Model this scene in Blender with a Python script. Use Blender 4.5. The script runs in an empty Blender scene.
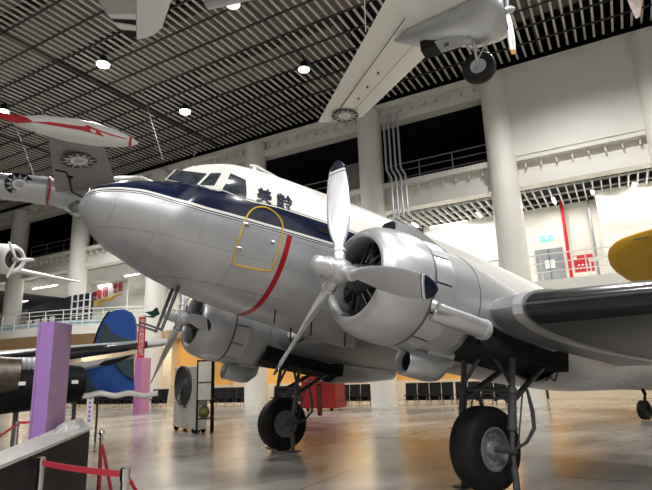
import bpy, math, random
import numpy as np
from mathutils import Vector
R = math.radians
random.seed(7)
scene = bpy.context.scene
col = scene.collection

# ------------------------------------------------------------------ camera
CAM = np.array([-6.0554, -7.9780, 1.6388])
def cam_matrix(yaw, pitch, roll):
    cy, sy, cp, sp = math.cos(yaw), math.sin(yaw), math.cos(pitch), math.sin(pitch)
    F = np.array([sy*cp, cy*cp, sp]); Rt = np.array([cy, -sy, 0.0]); U = np.cross(Rt, F)
    cr, sr = math.cos(roll), math.sin(roll)
    return np.array([cr*Rt+sr*U, -sr*Rt+cr*U, F])
CM = cam_matrix(R(34.4253), R(13.4392), R(-2.00976)); FPX = 528.97
cam = bpy.data.cameras.new('camera'); camo = bpy.data.objects.new('camera', cam); col.objects.link(camo)
cam.sensor_width = 36; cam.lens = 36*FPX/652; cam.clip_end = 300
from mathutils import Matrix
m4 = Matrix.Identity(4)
for i in range(3):
    m4[i][0] = CM[0][i]; m4[i][1] = CM[1][i]; m4[i][2] = -CM[2][i]; m4[i][3] = CAM[i]
camo.matrix_world = m4
scene.camera = camo
# world
w = bpy.data.worlds.new('World'); scene.world = w; w.use_nodes = True
w.node_tree.nodes['Background'].inputs[0].default_value = (0.93, 0.96, 1.0, 1)
w.node_tree.nodes['Background'].inputs[1].default_value = 0.12
scene.view_settings.view_transform = 'Standard'; scene.view_settings.look = 'None'
scene.view_settings.gamma = 1; scene.view_settings.use_curve_mapping = False
scene.view_settings.exposure = 0.0

# hall axes: n runs towards the column wall, s along it
AW = R(27); DN = Vector((math.cos(AW), math.sin(AW), 0)); DS = Vector((-math.sin(AW), math.cos(AW), 0))
def H(n, s, z): return DN*n + DS*s + Vector((0, 0, z))

def area_light(name, loc, size, power, color=(1, 1, 1), size_y=None, rot=None, spread=None):
    l = bpy.data.lights.new(name, 'AREA'); l.energy = power; l.color = color; l.size = size
    if size_y: l.shape = 'RECTANGLE'; l.size_y = size_y
    if spread: l.spread = spread
    o = bpy.data.objects.new(name, l); o.location = loc
    if rot: o.rotation_euler = rot
    col.objects.link(o); return o
# added area lights bringing ambient fill in from behind and beside the camera
area_light('added_fill_light', H(-12, -4, 13.0), 9, 520, (1.0, .97, .92), 16, (R(0), R(-38), AW))
area_light('added_fill_light', H(-6, -22, 11.5), 10, 260, (1.0, .98, .95), 8, (R(50), 0, AW))

# ------------------------------------------------------------------ materials
def mat(name, base, rough=.5, metal=0.0, noise=0.0, nscale=5.0, bump=0.0, bscale=30.0, emit=None, estr=0, coat=0, rvar=0.0, stretch=None):
    m = bpy.data.materials.new(name); m.use_nodes = True
    nt = m.node_tree; b = nt.nodes['Principled BSDF']
    b.inputs['Base Color'].default_value = (*base, 1); b.inputs['Roughness'].default_value = rough
    b.inputs['Metallic'].default_value = metal
    if coat: b.inputs['Coat Weight'].default_value = coat
    if emit: b.inputs['Emission Color'].default_value = (*emit, 1); b.inputs['Emission Strength'].default_value = estr
    tc = nt.nodes.new('ShaderNodeTexCoord'); src = tc.outputs['Object']
    if stretch:
        mp = nt.nodes.new('ShaderNodeMapping'); mp.inputs['Scale'].default_value = stretch
        nt.links.new(src, mp.inputs[0]); src = mp.outputs[0]
    if noise or rvar:
        n = nt.nodes.new('ShaderNodeTexNoise'); n.inputs['Scale'].default_value = nscale; n.inputs['Detail'].default_value = 5
        nt.links.new(src, n.inputs['Vector'])
        if noise:
            r = nt.nodes.new('ShaderNodeMapRange'); r.inputs['From Min'].default_value = .3; r.inputs['From Max'].default_value = .7
            r.inputs['To Min'].default_value = 1-noise; r.inputs['To Max'].default_value = 1+noise
            nt.links.new(n.outputs['Fac'], r.inputs['Value'])
            v = nt.nodes.new('ShaderNodeVectorMath'); v.operation = 'SCALE'; v.inputs[0].default_value = base
            nt.links.new(r.outputs[0], v.inputs['Scale']); nt.links.new(v.outputs[0], b.inputs['Base Color'])
        if rvar:
            r2 = nt.nodes.new('ShaderNodeMapRange'); r2.inputs['From Min'].default_value = .3; r2.inputs['From Max'].default_value = .7
            r2.inputs['To Min'].default_value = max(.03, rough-rvar); r2.inputs['To Max'].default_value = rough+rvar
            nt.links.new(n.outputs['Fac'], r2.inputs['Value']); nt.links.new(r2.outputs[0], b.inputs['Roughness'])
    if bump:
        n2 = nt.nodes.new('ShaderNodeTexNoise'); n2.inputs['Scale'].default_value = bscale; n2.inputs['Detail'].default_value = 3
        bp = nt.nodes.new('ShaderNodeBump'); bp.inputs['Strength'].default_value = bump; bp.inputs['Distance'].default_value = .02
        nt.links.new(src, n2.inputs['Vector']); nt.links.new(n2.outputs['Fac'], bp.inputs['Height']); nt.links.new(bp.outputs[0], b.inputs['Normal'])
    return m
M = {}
M['cream'] = mat('cream_paint', (.76, .74, .68), .55, noise=.04, nscale=.6, bump=.05, bscale=8)
M['white_wall'] = mat('white_wall_paint', (.74, .73, .66), .6, noise=.03, nscale=.5)
M['unlit_dark'] = mat('unlit_interior_dark', (.055, .055, .06), .6, noise=.3, nscale=.4)  # grey darkened to stand for the unlit upper gallery
M['roof_dark'] = mat('roof_void_paint', (.022, .022, .024), .8, noise=.3, nscale=.3)
M['tan_duct'] = mat('tan_duct_sheet', (.16, .135, .11), .6, noise=.2, nscale=.8)
M['louvre'] = mat('louvre_paint', (.56, .54, .50), .45, noise=.12, nscale=1.5)
M['bar'] = mat('ceiling_bar_paint', (.03, .03, .03), .5, noise=.2)
M['white_metal'] = mat('white_metal_paint', (.75, .75, .73), .4, noise=.05)
M['grey_steel'] = mat('grey_steel', (.35, .35, .36), .4, .4, noise=.1)
M['galv'] = mat('galvanised_pipe', (.55, .57, .60), .4, .5, noise=.08)
M['chrome'] = mat('chrome', (.75, .75, .76), .12, 1.0, noise=.03)
M['black'] = mat('black_paint', (.009, .009, .010), .55, noise=.2)
M['black_fab'] = mat('black_vinyl', (.012, .012, .013), .5, noise=.2, nscale=10)
M['rubber'] = mat('tyre_rubber', (.013, .013, .013), .62, noise=.25, nscale=14, bump=.15, bscale=40)
M['silver'] = mat('aluminium_paint', (.52, .53, .545), .36, .55, noise=.05, nscale=2.2, rvar=.06, bump=.05, bscale=3)
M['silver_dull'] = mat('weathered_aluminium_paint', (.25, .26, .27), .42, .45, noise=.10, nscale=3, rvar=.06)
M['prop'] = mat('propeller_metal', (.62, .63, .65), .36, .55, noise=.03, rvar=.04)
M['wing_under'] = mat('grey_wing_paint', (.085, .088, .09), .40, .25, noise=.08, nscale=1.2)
M['boot'] = mat('deicer_boot_rubber', (.010, .010, .011), .22, noise=.15, nscale=6)
M['glass'] = mat('dark_cockpit_glass', (.035, .042, .052), .12, 0, noise=.6, nscale=6)
M['gear'] = mat('gear_grey_paint', (.10, .105, .11), .42, .3, noise=.2, nscale=10)
M['well'] = mat('wheel_well_shade', (.02, .02, .02), .7, noise=.3)  # dark colour stands for the shade deep inside the wells
M['yellow_line'] = mat('yellow_door_outline', (.62, .40, .03), .4, noise=.08)
M['navy'] = mat('navy_paint', (.006, .010, .032), .25, noise=.1)
M['cream_plane'] = mat('cream_aircraft_paint', (.76, .755, .71), .4, noise=.03)
M['white'] = mat('white_paint', (.80, .80, .79), .4, noise=.03)
M['red'] = mat('red_paint', (.50, .012, .02), .4, noise=.08)
M['red_fab'] = mat('red_ribbon', (.60, .015, .02), .6, noise=.08)
M['belt'] = mat('red_belt', (.62, .05, .08), .55, noise=.06)
M['rope'] = mat('red_velvet_rope', (.22, .008, .015), .8, noise=.2, nscale=30)
M['purple'] = mat('purple_panel', (.40, .22, .58), .35, noise=.04)
M['purple_side'] = mat('mauve_panel', (.46, .28, .48), .3, noise=.05)
M['pink'] = mat('orchid_panel', (.56, .22, .50), .4, noise=.05)
M['yellow'] = mat('yellow_aircraft_paint', (.62, .33, .015), .38, noise=.05)
M['blue'] = mat('blue_camouflage_paint', (.012, .07, .30), .4, noise=.12)
M['dkgreen'] = mat('dark_green_camouflage_paint', (.022, .045, .048), .5, noise=.15)
M['olive'] = mat('grey_hull_paint', (.42, .42, .41), .45, noise=.08)
M['orange'] = mat('warm_plywood_wall', (.80, .50, .17), .5, noise=.10, nscale=1.0)
M['cooler'] = mat('cooler_cabinet_plastic', (.58, .56, .50), .45, noise=.06)
M['grille'] = mat('fan_grille', (.05, .045, .042), .5, noise=.2)
M['stand_grey'] = mat('grey_plinth_top', (.33, .32, .30), .35, noise=.12, nscale=6, bump=.3, bscale=14)
M['cloth'] = mat('silver_cloth', (.40, .39, .37), .4, .3, noise=.1, bump=.4, bscale=20)
M['engine'] = mat('engine_cylinder_metal', (.06, .06, .06), .45, .6, noise=.4, nscale=20)
M['lamp'] = mat('lamp_glass', (1, 1, 1), .4, emit=(1, .97, .92), estr=22)
M['lamp_dim'] = mat('dimmed_lamp_glass', (.8, .8, .8), .3, emit=(1, .96, .9), estr=1.2)
M['tube'] = mat('tube_lamp_glass', (1, 1, 1), .4, emit=(1, .98, .93), estr=9)
M['green_exit'] = mat('exit_sign_glass', (.1, .6, .55), .4, emit=(.15, .85, .8), estr=1.6)
M['door_grey'] = mat('grey_door_paint', (.25, .27, .28), .5, noise=.06)
M['darkglass'] = mat('dark_room_glass', (.018, .02, .028), .4, noise=.4, nscale=1.2)
M['glass_rail'] = mat('bluish_glass_panel', (.45, .55, .58), .15, noise=.2, nscale=2)
M['green_cloth'] = mat('green_cover_cloth', (.01, .07, .045), .7, noise=.2)
M['brown_metal'] = mat('burnt_metal', (.12, .10, .08), .4, .6, noise=.3, nscale=8)
M['cable'] = mat('steel_cable', (.22, .22, .21), .6)
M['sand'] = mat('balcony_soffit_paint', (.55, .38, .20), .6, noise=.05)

for k_, v_ in (('black', .12), ('well', .1), ('rubber', .25), ('black_fab', .2), ('darkglass', .3)):
    M[k_].node_tree.nodes['Principled BSDF'].inputs['Specular IOR Level'].default_value = v_
def floor_mat():
    m = bpy.data.materials.new('polished_floor'); m.use_nodes = True; nt = m.node_tree; b = nt.nodes['Principled BSDF']
    tc = nt.nodes.new('ShaderNodeTexCoord')
    mp = nt.nodes.new('ShaderNodeMapping'); mp.inputs['Rotation'].default_value = (0, 0, -AW); mp.inputs['Scale'].default_value = (.16, .32, .3)
    nt.links.new(tc.outputs['Object'], mp.inputs[0])
    n = nt.nodes.new('ShaderNodeTexNoise'); n.inputs['Scale'].default_value = 1.6; n.inputs['Detail'].default_value = 6; n.inputs['Roughness'].default_value = .6
    nt.links.new(mp.outputs[0], n.inputs['Vector'])
    cr = nt.nodes.new('ShaderNodeValToRGB'); cr.color_ramp.elements[0].position = .35; cr.color_ramp.elements[1].position = .65
    cr.color_ramp.elements[0].color = (.23, .20, .175, 1); cr.color_ramp.elements[1].color = (.44, .42, .39, 1)
    nt.links.new(n.outputs['Fac'], cr.inputs[0])
    # joints between the poured bays
    mp2 = nt.nodes.new('ShaderNodeMapping'); mp2.inputs['Rotation'].default_value = (0, 0, -AW); nt.links.new(tc.outputs['Object'], mp2.inputs[0])
    br = nt.nodes.new('ShaderNodeTexBrick'); br.inputs['Scale'].default_value = 1; br.inputs['Brick Width'].default_value = 6; br.inputs['Row Height'].default_value = 6
    br.offset = 0; br.inputs['Mortar Size'].default_value = .012; br.inputs['Color1'].default_value = (1, 1, 1, 1); br.inputs['Color2'].default_value = (1, 1, 1, 1); br.inputs['Mortar'].default_value = (.35, .33, .3, 1)
    nt.links.new(mp2.outputs[0], br.inputs['Vector'])
    mx = nt.nodes.new('ShaderNodeMix'); mx.data_type = 'RGBA'; mx.blend_type = 'MULTIPLY'; mx.inputs['Factor'].default_value = 1
    nt.links.new(cr.outputs[0], mx.inputs['A']); nt.links.new(br.outputs['Color'], mx.inputs['B'])
    nt.links.new(mx.outputs['Result'], b.inputs['Base Color'])
    mr = nt.nodes.new('ShaderNodeMapRange'); mr.inputs['To Min'].default_value = .13; mr.inputs['To Max'].default_value = .30
    nt.links.new(n.outputs['Fac'], mr.inputs['Value']); nt.links.new(mr.outputs[0], b.inputs['Roughness'])
    b.inputs['Specular IOR Level'].default_value = .7
    n3 = nt.nodes.new('ShaderNodeTexNoise'); n3.inputs['Scale'].default_value = 1.2; n3.inputs['Detail'].default_value = 2
    bp = nt.nodes.new('ShaderNodeBump'); bp.inputs['Strength'].default_value = .06; bp.inputs['Distance'].default_value = .05
    nt.links.new(tc.outputs['Object'], n3.inputs['Vector']); nt.links.new(n3.outputs['Fac'], bp.inputs['Height']); nt.links.new(bp.outputs[0], b.inputs['Normal'])
    return m
M['floor'] = floor_mat()

# ------------------------------------------------------------------ mesh helpers
class MB:
    def __init__(s): s.v = []; s.f = []; s.mi = []; s.cur = 0
    def add(s, vs, fs):
        o = len(s.v); s.v += [tuple(v) for v in vs]
        for f in fs: s.f.append([i+o for i in f]); s.mi.append(s.cur)
    def hexa(s, c):  # 8 corners: bottom 4 then top 4
        s.add(c, [(0, 3, 2, 1), (4, 5, 6, 7), (0, 1, 5, 4), (1, 2, 6, 5), (2, 3, 7, 6), (3, 0, 4, 7)])
    def box(s, c, d, ax=None):
        ax = ax or (Vector((1, 0, 0)), Vector((0, 1, 0)), Vector((0, 0, 1))); c = Vector(c)
        p = []
        for z in (-.5, .5):
            for x, y in ((-.5, -.5), (.5, -.5), (.5, .5), (-.5, .5)):
                p.append(c+ax[0]*x*d[0]+ax[1]*y*d[1]+ax[2]*z*d[2])
        s.hexa(p)
    def hbox(s, n0, n1, s0, s1, z0, z1):
        s.hexa([H(n0, s0, z0), H(n1, s0, z0), H(n1, s1, z0), H(n0, s1, z0), H(n0, s0, z1), H(n1, s0, z1), H(n1, s1, z1), H(n0, s1, z1)])
    def tube(s, pts, r, n=10, cap=True):
        pts = [Vector(p) for p in pts]; rs = r if isinstance(r, (list, tuple)) else [r]*len(pts)
        rings = []; prev = None
        for i, p in enumerate(pts):
            t = (pts[min(i+1, len(pts)-1)]-pts[max(i-1, 0)]).normalized()
            if prev is None:
                a = Vector((0, 0, 1)) if abs(t.z) < .9 else Vector((1, 0, 0)); u = t.cross(a).normalized()
            else: u = (prev-t*prev.dot(t)).normalized()
            prev = u; v = t.cross(u)
            rings.append([p+(u*math.cos(2*math.pi*k/n)+v*math.sin(2*math.pi*k/n))*rs[i] for k in range(n)])
        s.loft(rings, cap)
    def loft(s, rings, cap=True, closed=True):
        n = len(rings[0]); vs = [p for r in rings for p in r]; fs = []
        for i in range(len(rings)-1):
            for k in range(n if closed else n-1):
                a = i*n+k; b = i*n+(k+1) % n; fs.append((a, b, b+n, a+n))
        if cap: fs.append(tuple(range(n))[::-1]); fs.append(tuple((len(rings)-1)*n+k for k in range(n)))
        s.add(vs, fs)
    def lathe(s, prof, o, ax, n=40, cap=False):
        o = Vector(o); ax = Vector(ax).normalized(); a = Vector((0, 0, 1)) if abs(ax.z) < .9 else Vector((1, 0, 0))
        u = ax.cross(a).normalized(); v = ax.cross(u)
        s.loft([[o+ax*x+(u*math.cos(2*math.pi*k/n)+v*math.sin(2*math.pi*k/n))*max(r, 1e-4) for k in range(n)] for x, r in prof], cap)
    def prism(s, poly, off):
        poly = [Vector(p) for p in poly]; off = Vector(off); n = len(poly)
        s.add(poly+[p+off for p in poly], [tuple(range(n))[::-1], tuple(range(n, 2*n))]+[(k, (k+1) % n, (k+1) % n+n, k+n) for k in range(n)])
    def build(s, name, mats, parent=None, smooth=False, angle=35):
        me = bpy.data.meshes.new(name); me.from_pydata(s.v, [], s.f)
        mats = mats if isinstance(mats, (list, tuple)) else [mats]
        for m in mats: me.materials.append(m)
        if len(mats) > 1:
            for p, i in zip(me.polygons, s.mi): p.material_index = i
        import bmesh
        bm = bmesh.new(); bm.from_mesh(me); bmesh.ops.recalc_face_normals(bm, faces=bm.faces)
        if smooth:
            for f in bm.faces: f.smooth = True
            for e in bm.edges:
                if len(e.link_faces) == 2 and e.calc_face_angle(0) > R(angle): e.smooth = False
        bm.to_mesh(me); bm.free()
        o = bpy.data.objects.new(name, me); col.objects.link(o)
        if parent:
            o.parent = parent; o.matrix_parent_inverse = Matrix.Translation(-parent.location) if parent.type == 'EMPTY' else Matrix.Identity(4)
        return o
def tag(o, label=None, cat=None, group=None, kind=None):
    if label: o['label'] = label
    if cat: o['category'] = cat
    if group: o['group'] = group
    if kind: o['kind'] = kind
    return o
def struct(mb, name, m, smooth=False, label=None):
    o = mb.build(name, m, None, smooth); o['kind'] = 'structure'
    if label: o['label'] = label
    return o
def empty(name, loc=(0, 0, 0)):
    o = bpy.data.objects.new(name, None); o.location = loc; col.objects.link(o); o.empty_display_size = .2; return o
def copy_tree(o, parent=None):
    c = o.copy(); col.objects.link(c)
    if parent: c.parent = parent; c.matrix_parent_inverse = o.matrix_parent_inverse.copy()
    for ch in list(o.children): copy_tree(ch, c)
    return c
def ray(x, y):
    q = np.array([(x-326)/FPX, (245-y)/FPX, 1]); d = CM.T@q; return d/np.linalg.norm(d)
def at(x, y, dist): return Vector(CAM+ray(x, y)*dist)
def onz(x, y, z): d = ray(x, y); return Vector(CAM+d*(z-CAM[2])/d[2])
def atH(x, y, n):   # the point of the vertical plane n=const seen there
    d = ray(x, y); return Vector(CAM+d*(n-np.dot(CAM, DN))/np.dot(d, DN))
def ns(p): return p.dot(DN), p.dot(DS)

# ------------------------------------------------------------------ the hall
b = MB(); b.hbox(-26, 34, -34, 66, -.25, 0); struct(b, 'floor', M['floor'])
NC = 14.15
COLS = [-6.9, -0.79, 5.51, 12.7, 20.28, 27.77, 34.99, 42.0, 49.0]
for s_ in COLS+[-14.0]:
    b = MB(); c0 = H(NC, s_, 0); b.lathe([(0, .61), (14.5, .61)], c0, (0, 0, 1), 36, True)
    struct(b, 'trim_column', M['cream'], True)
# ground-floor back wall, warm lit timber, and its cream piers
b = MB(); b.hbox(20.0, 20.3, -34, 66, 0, 4.4); struct(b, 'wall_ground_back', M['orange'])
for s0, s1, zt in ((24, 45, 4.4), (7.2, 9.2, 4.4), (16.4, 18.4, 4.4), (-9, -6, 4.4)):
    b = MB(); b.hbox(19.4, 20.0, s0, s1, 0, zt); struct(b, 'wall_pier', M['cream'])
b = MB(); b.hbox(19.6, 20.0, -34, 66, 0, 1.0); struct(b, 'baseboard_back', M['cream'])
# first-floor slab with the bulging balcony on the left
b = MB(); b.hbox(NC+.2, 30, -34, 66, 4.35, 5.0); struct(b, 'trim_first_floor_slab', M['cream'])
def bulge(s0, s1, depth, n0, k=28):
    pts = []
    for i in range(k+1):
        t = i/k; pts.append((n0-depth*math.sin(math.pi*t)**.8, s0+(s1-s0)*t))
    return pts
bl = bulge(19.5, 40, 3.6, NC+.2)
b = MB(); b.prism([H(n_, s_, 4.33) for n_, s_ in bl], (0, 0, .5)); struct(b, 'trim_balcony_edge', M['cream'])
b = MB()
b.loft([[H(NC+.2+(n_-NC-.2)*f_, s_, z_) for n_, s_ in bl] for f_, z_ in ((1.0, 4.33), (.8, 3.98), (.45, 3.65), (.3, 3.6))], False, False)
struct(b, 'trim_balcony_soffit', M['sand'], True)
# first floor rooms behind
b = MB(); b.hbox(18.0, 18.3, -9.5, 4.3, 5, 9.1); struct(b, 'wall_first_floor_right', M['white_wall'])
b = MB(); b.hbox(16.6, 16.9, -16, -4.2, 5.0, 9.1); b.hbox(16.9, 18, -4.5, -4.2, 5, 9.1); struct(b, 'wall_first_floor_front', M['white_wall'])
b = MB(); b.hbox(24.5, 24.8, 4.3, 66, 5, 9.1); b.hbox(18.3, 24.5, 4.0, 4.3, 5, 9.1); struct(b, 'wall_first_floor_back', M['white_wall'])
# second-floor beam and slab, I-section with gussets
def beam(z0, z1, name, s0=-34, s1=66):
    b = MB(); b.hbox(NC+.35, NC+.5, s0, s1, z0+.35, z1-.25)
    b.hbox(NC-.05, NC+.7, s0, s1, z1-.25, z1); b.hbox(NC+.05, NC+.7, s0, s1, z0, z0+.35)
    s_ = s0
    while s_ < s1:
        b.hbox(NC+.12, NC+.35, s_, s_+.05, z1-.55, z1-.25); s_ += .62
    struct(b, name, M['cream'])
beam(9.15, 10.55, 'trim_second_floor_beam')
b = MB(); b.hbox(NC+.7, 30, -34, 66, 10.2, 10.5); struct(b, 'floor_second', M['unlit_dark'])
b = MB(); b.hbox(NC+.5, 30, -34, 66, 9.7, 9.75); struct(b, 'ceiling_first_floor', M['unlit_dark'])
beam(13.75, 14.85, 'trim_roof_beam')
# second floor: deep gallery, its unlit look put into the colour, and the closed white bay on the right
b = MB(); b.hbox(25, 25.3, -34, 66, 10.5, 18); struct(b, 'wall_second_floor_back', M['unlit_dark'])
b = MB(); b.hbox(NC-.10, NC+.4, -34, -.9, 10.5, 14.6); struct(b, 'wall_white_bay', M['cream'])
for s_ in (9.2, 16.5, 23.5, 30.5):
    b = MB(); b.hbox(20.0, 21.0, s_-.6, s_+.6, 10.5, 14.6); struct(b, 'wall_gallery_pier', M['white_wall'])
# baffles of the first floor ceiling
b = MB(); s_ = -12.0
while s_ < 40:
    b.hbox(NC+.75, 24.4 if s_ > 4.4 else 17.9, s_, s_+.05, 9.0, 9.15); s_ += .34
for n_ in (15.4, 16.6, 17.8, 19.5, 21.5): b.hbox(n_, n_+.05, -12 if n_ < 17.9 else 4.4, 40, 9.2, 9.28)
struct(b, 'ceiling_baffles', M['white_metal'])
# main ceiling: open louvre grid below a dark roof
b = MB(); s_ = -30.0
while s_ < 62:
    b.hbox(-25, 13.95, s_, s_+.085, 15.0, 15.05); s_ += .345
struct(b, 'ceiling_louvre', M['louvre'])
b = MB(); n_ = -25.0
while n_ < 13.6:
    b.hbox(n_, n_+.045, -30, 62, 14.93, 15.0); n_ += 1.18
s_ = -30.0
while s_ < 62: b.hbox(-25, 13.6, s_, s_+.06, 14.86, 14.93); s_ += 9.0
struct(b, 'ceiling_bars', M['bar'])
b = MB(); b.hbox(-26, 34, -34, 66, 18.5, 18.8); struct(b, 'ceiling_roof', M['roof_dark'])
b = MB(); b.hbox(NC+.5, 30, -34, 66, 14.9, 15.0); struct(b, 'ceiling_second_floor', M['roof_dark'])
rnd = random.Random(3)
for di, (n0, n1, s0, s1) in enumerate(((5, 8, -12, 16), (9.5, 12.5, -14, -1), (-3, 1, 2, 17), (1.5, 4, 9, 30), (8.6, 10.4, 4.5, 12), (12, 13.3, 2, 8), (-8, -5, 5, 26))):
    b = MB(); b.hbox(n0, n1, s0, s1, 15.9, 16.5)
    k = s0+1
    while k < s1: b.hbox(n0-.04, n1+.04, k, k+.06, 15.85, 16.55); k += 1.5
    tag(b.build('air_duct', M['tan_duct']), 'tan duct above the louvres, '+['over the gap between the two hanging wings', 'short one at top right beside the white bay', 'long one over the top left wing', 'behind the lamp above the cockpit', 'over the tip of the hanging wing', 'close to the roof beam right of the hanging wing', 'over the tip tank at the left edge'][di], 'duct', 'ducts above the louvre ceiling')
# enclosing walls behind and beside
b = MB(); b.hbox(-26, 34, 66, 66.3, 0, 18.5); struct(b, 'wall_far', M['cream'])
b = MB(); b.hbox(-26.3, -26, -34, 66, 0, 6); struct(b, 'wall_left', M['cream'])

# railings
def railing(name, pts, z, h, label, m, step=2.0, rails=4, group=None, rr=.022):
    root = empty(name, pts[0]+Vector((0, 0, z)))
    tag(root, label, 'railing', group)
    b = MB()
    for k in range(rails):
        zz = z+h*(k+1)/rails; b.tube([p+Vector((0, 0, zz)) for p in pts], rr if k < rails-1 else rr*1.4, 6)
    b.build('rail', m, root)
    L = [0]
    for a, c in zip(pts, pts[1:]): L.append(L[-1]+(c-a).length)
    n = max(2, int(L[-1]/step)+1)
    for i in range(n):
        d = L[-1]*i/(n-1); j = max(k for k in range(len(L)) if L[k] <= d+1e-6); j = min(j, len(pts)-2)
        p = pts[j].lerp(pts[j+1], (d-L[j])/(L[j+1]-L[j]))
        q = MB(); q.tube([p+Vector((0, 0, z)), p+Vector((0, 0, z+h))], rr*1.2, 6); q.build('post', m, root)
    return root
railing('railing', [H(NC+.35, -12, 0), H(NC+.35, 5.0, 0)], 5.0, 1.1, 'thin cream railing in front of the grey door and red hose box', M['white_metal'], 1.7, 3)
railing('railing', [H(NC+.35, 6.2, 0), H(NC+.35, 19.4, 0)], 5.0, 1.1, 'first-floor railing seen between the nose and the columns', M['white_metal'], 1.7, 3)
railing('railing', [H(n_+.15, s_, 0) for n_, s_ in bl], 4.83, 1.0, 'curved light railing on the bulging balcony at left', M['white_metal'], 1.3, 4)
for s0, s1, lab in ((-.1, 4.85, 'dark gallery railing right of the bundle of grey pipes'), (6.2, 12.0, 'dark gallery railing behind the top of the cream cabin roof'), (21, 27.1, 'dark gallery railing at left above the aircraft nose'), (28.5, 34.3, 'leftmost dark gallery railing between two columns')):
    railing('gallery_railing', [H(NC+.6, s0, 0), H(NC+.6, s1, 0)], 10.55, 1.1, lab, M['grey_steel'], 1.6, 3, rr=.018)
# glass strip under the balcony rail
b = MB(); b.loft([[H(n_+.2, s_, z_) for n_, s_ in bl[4:]] for z_ in (4.85, 5.2)], False, False)
b2 = b.build('balcony_glass_panel', M['glass_rail']); tag(b2, 'pale bluish glass strip along foot of the curved balcony railing', 'glass panel')
sm = b2.modifiers.new('thick', 'SOLIDIFY'); sm.thickness = .02
# vertical pipes beside the second column
for i in range(4):
    s_ = 4.55-i*.24; b = MB(); n_ = NC-.35
    b.tube([H(n_, s_, 14.0), H(n_, s_, 11.3), H(n_-.0, s_-.0, 11.1), H(n_-.1, s_-.25, 10.6), H(n_-.1, s_-.25, 8.6-.0*i)], .055, 8)
    tag(b.build('conduit_pipe', M['galv'], None, True), ['rightmost', 'second from the right', 'second from the left', 'leftmost'][3-i]+' of the four jogged grey pipes beside the cream column', 'pipe', 'bundle of four grey pipes')
# things on the first floor
s18 = lambda x, y, n: ns(atH(x, y, n))[1]
def z_at(x, y, n): return atH(x, y, n).z
def face_box(x0, x1, y0, y1, n, t, name, m, parent=None):
    s0, s1 = s18(x1, (y0+y1)/2, n), s18(x0, (y0+y1)/2, n); z0 = z_at((x0+x1)/2, y1, n); z1 = z_at((x0+x1)/2, y0, n)
    b = MB(); b.hbox(n-t, n, s0, s1, z0, z1); return b.build(name, m, parent), s0, s1, z0, z1
s0, s1 = s18(564, 260, 18), s18(536, 260, 18)
root = empty('door_1', H(17.95, s0, 5)); root['kind'] = 'structure'
b = MB(); b.hbox(17.90, 17.98, s0, s1, 5.0, z_at(550, 249, 18)); b.build('door_leaf', M['door_grey'], root)
b = MB(); sm_ = (s0+s1)/2; b.hbox(17.88, 17.9, sm_-.22, sm_+.22, 6.05, 6.45); b.build('door_notice', M['white'], root)
b = MB(); b.hbox(17.86, 17.9, sm_-.01, sm_+.01, 5.0, z_at(550, 249, 18)); b.build('door_seam', M['black'], root)
b = MB(); b.hbox(17.90, 17.97, sm_-.28, sm_+.28, 7.42, 7.66); o = b.build('exit_sign', M['green_exit']); tag(o, 'small glowing cyan exit sign above the grey door', 'exit sign')
b = MB(); b.hbox(17.88, 17.9, sm_-.08, sm_+.06, 7.45, 7.63); b.build('running_figure_mark', M['white'], o)
b = MB(); b.tube([H(17.6, s18(562, 210, 17.6), 9.3), H(17.6, s18(562, 210, 17.6), 5.0)], .075, 10)
tag(b.build('fire_pipe', M['red'], None, True), 'red vertical fire pipe beside the grey door', 'pipe')
b = MB(); b.tube([H(17.6, s18(589, 210, 17.6), 9.3), H(17.6, s18(589, 210, 17.6), 5.0)], .06, 10)
tag(b.build('drain_pipe', M['grey_steel'], None, True), 'dark grey vertical pipe right of the red fire pipe', 'pipe')
o, a0, a1, z0, z1 = face_box(574.5, 594, 256, 272, 17.0, .35, 'hose_cabinet', M['red']); tag(o, 'red fire hose cabinet behind the first-floor railing', 'hose cabinet')
b = MB(); am = (a0+a1)/2
b.hbox(16.63, 16.65, am+.25, am+.38, z0+.55, z0+.68)
for k in range(5): b.hbox(16.63, 16.65, am-.36+k*.15, am-.27+k*.15, z0+.10, z0+.16)
for k in range(4): b.hbox(16.63, 16.65, am-.30+k*.15, am-.21+k*.15, z0+.24, z0+.30)
b.build('lettering', M['white'], o)
# tables/frames stacked right of hose cabinet
for k, (n_, s_) in enumerate(((15.6, -4.3), (15.6, -5.2))):
    b = MB()
    for ds in (0, .7):
        for dn in (0, .5): b.tube([H(n_+dn, s_+ds, 5.0), H(n_+dn, s_+ds, 5.9)], .02, 6)
        b.tube([H(n_, s_+ds, 5.3), H(n_+.5, s_+ds, 5.8)], .015, 6)
    b.hbox(n_-.05, n_+.55, s_-.05, s_+.75, 5.86, 5.92)
    tag(b.build('folding_stand', M['white_metal']), ['white metal folding stand nearest the red hose cabinet', 'white metal folding stand beside the yellow wing tip'][k], 'stand')
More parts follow.
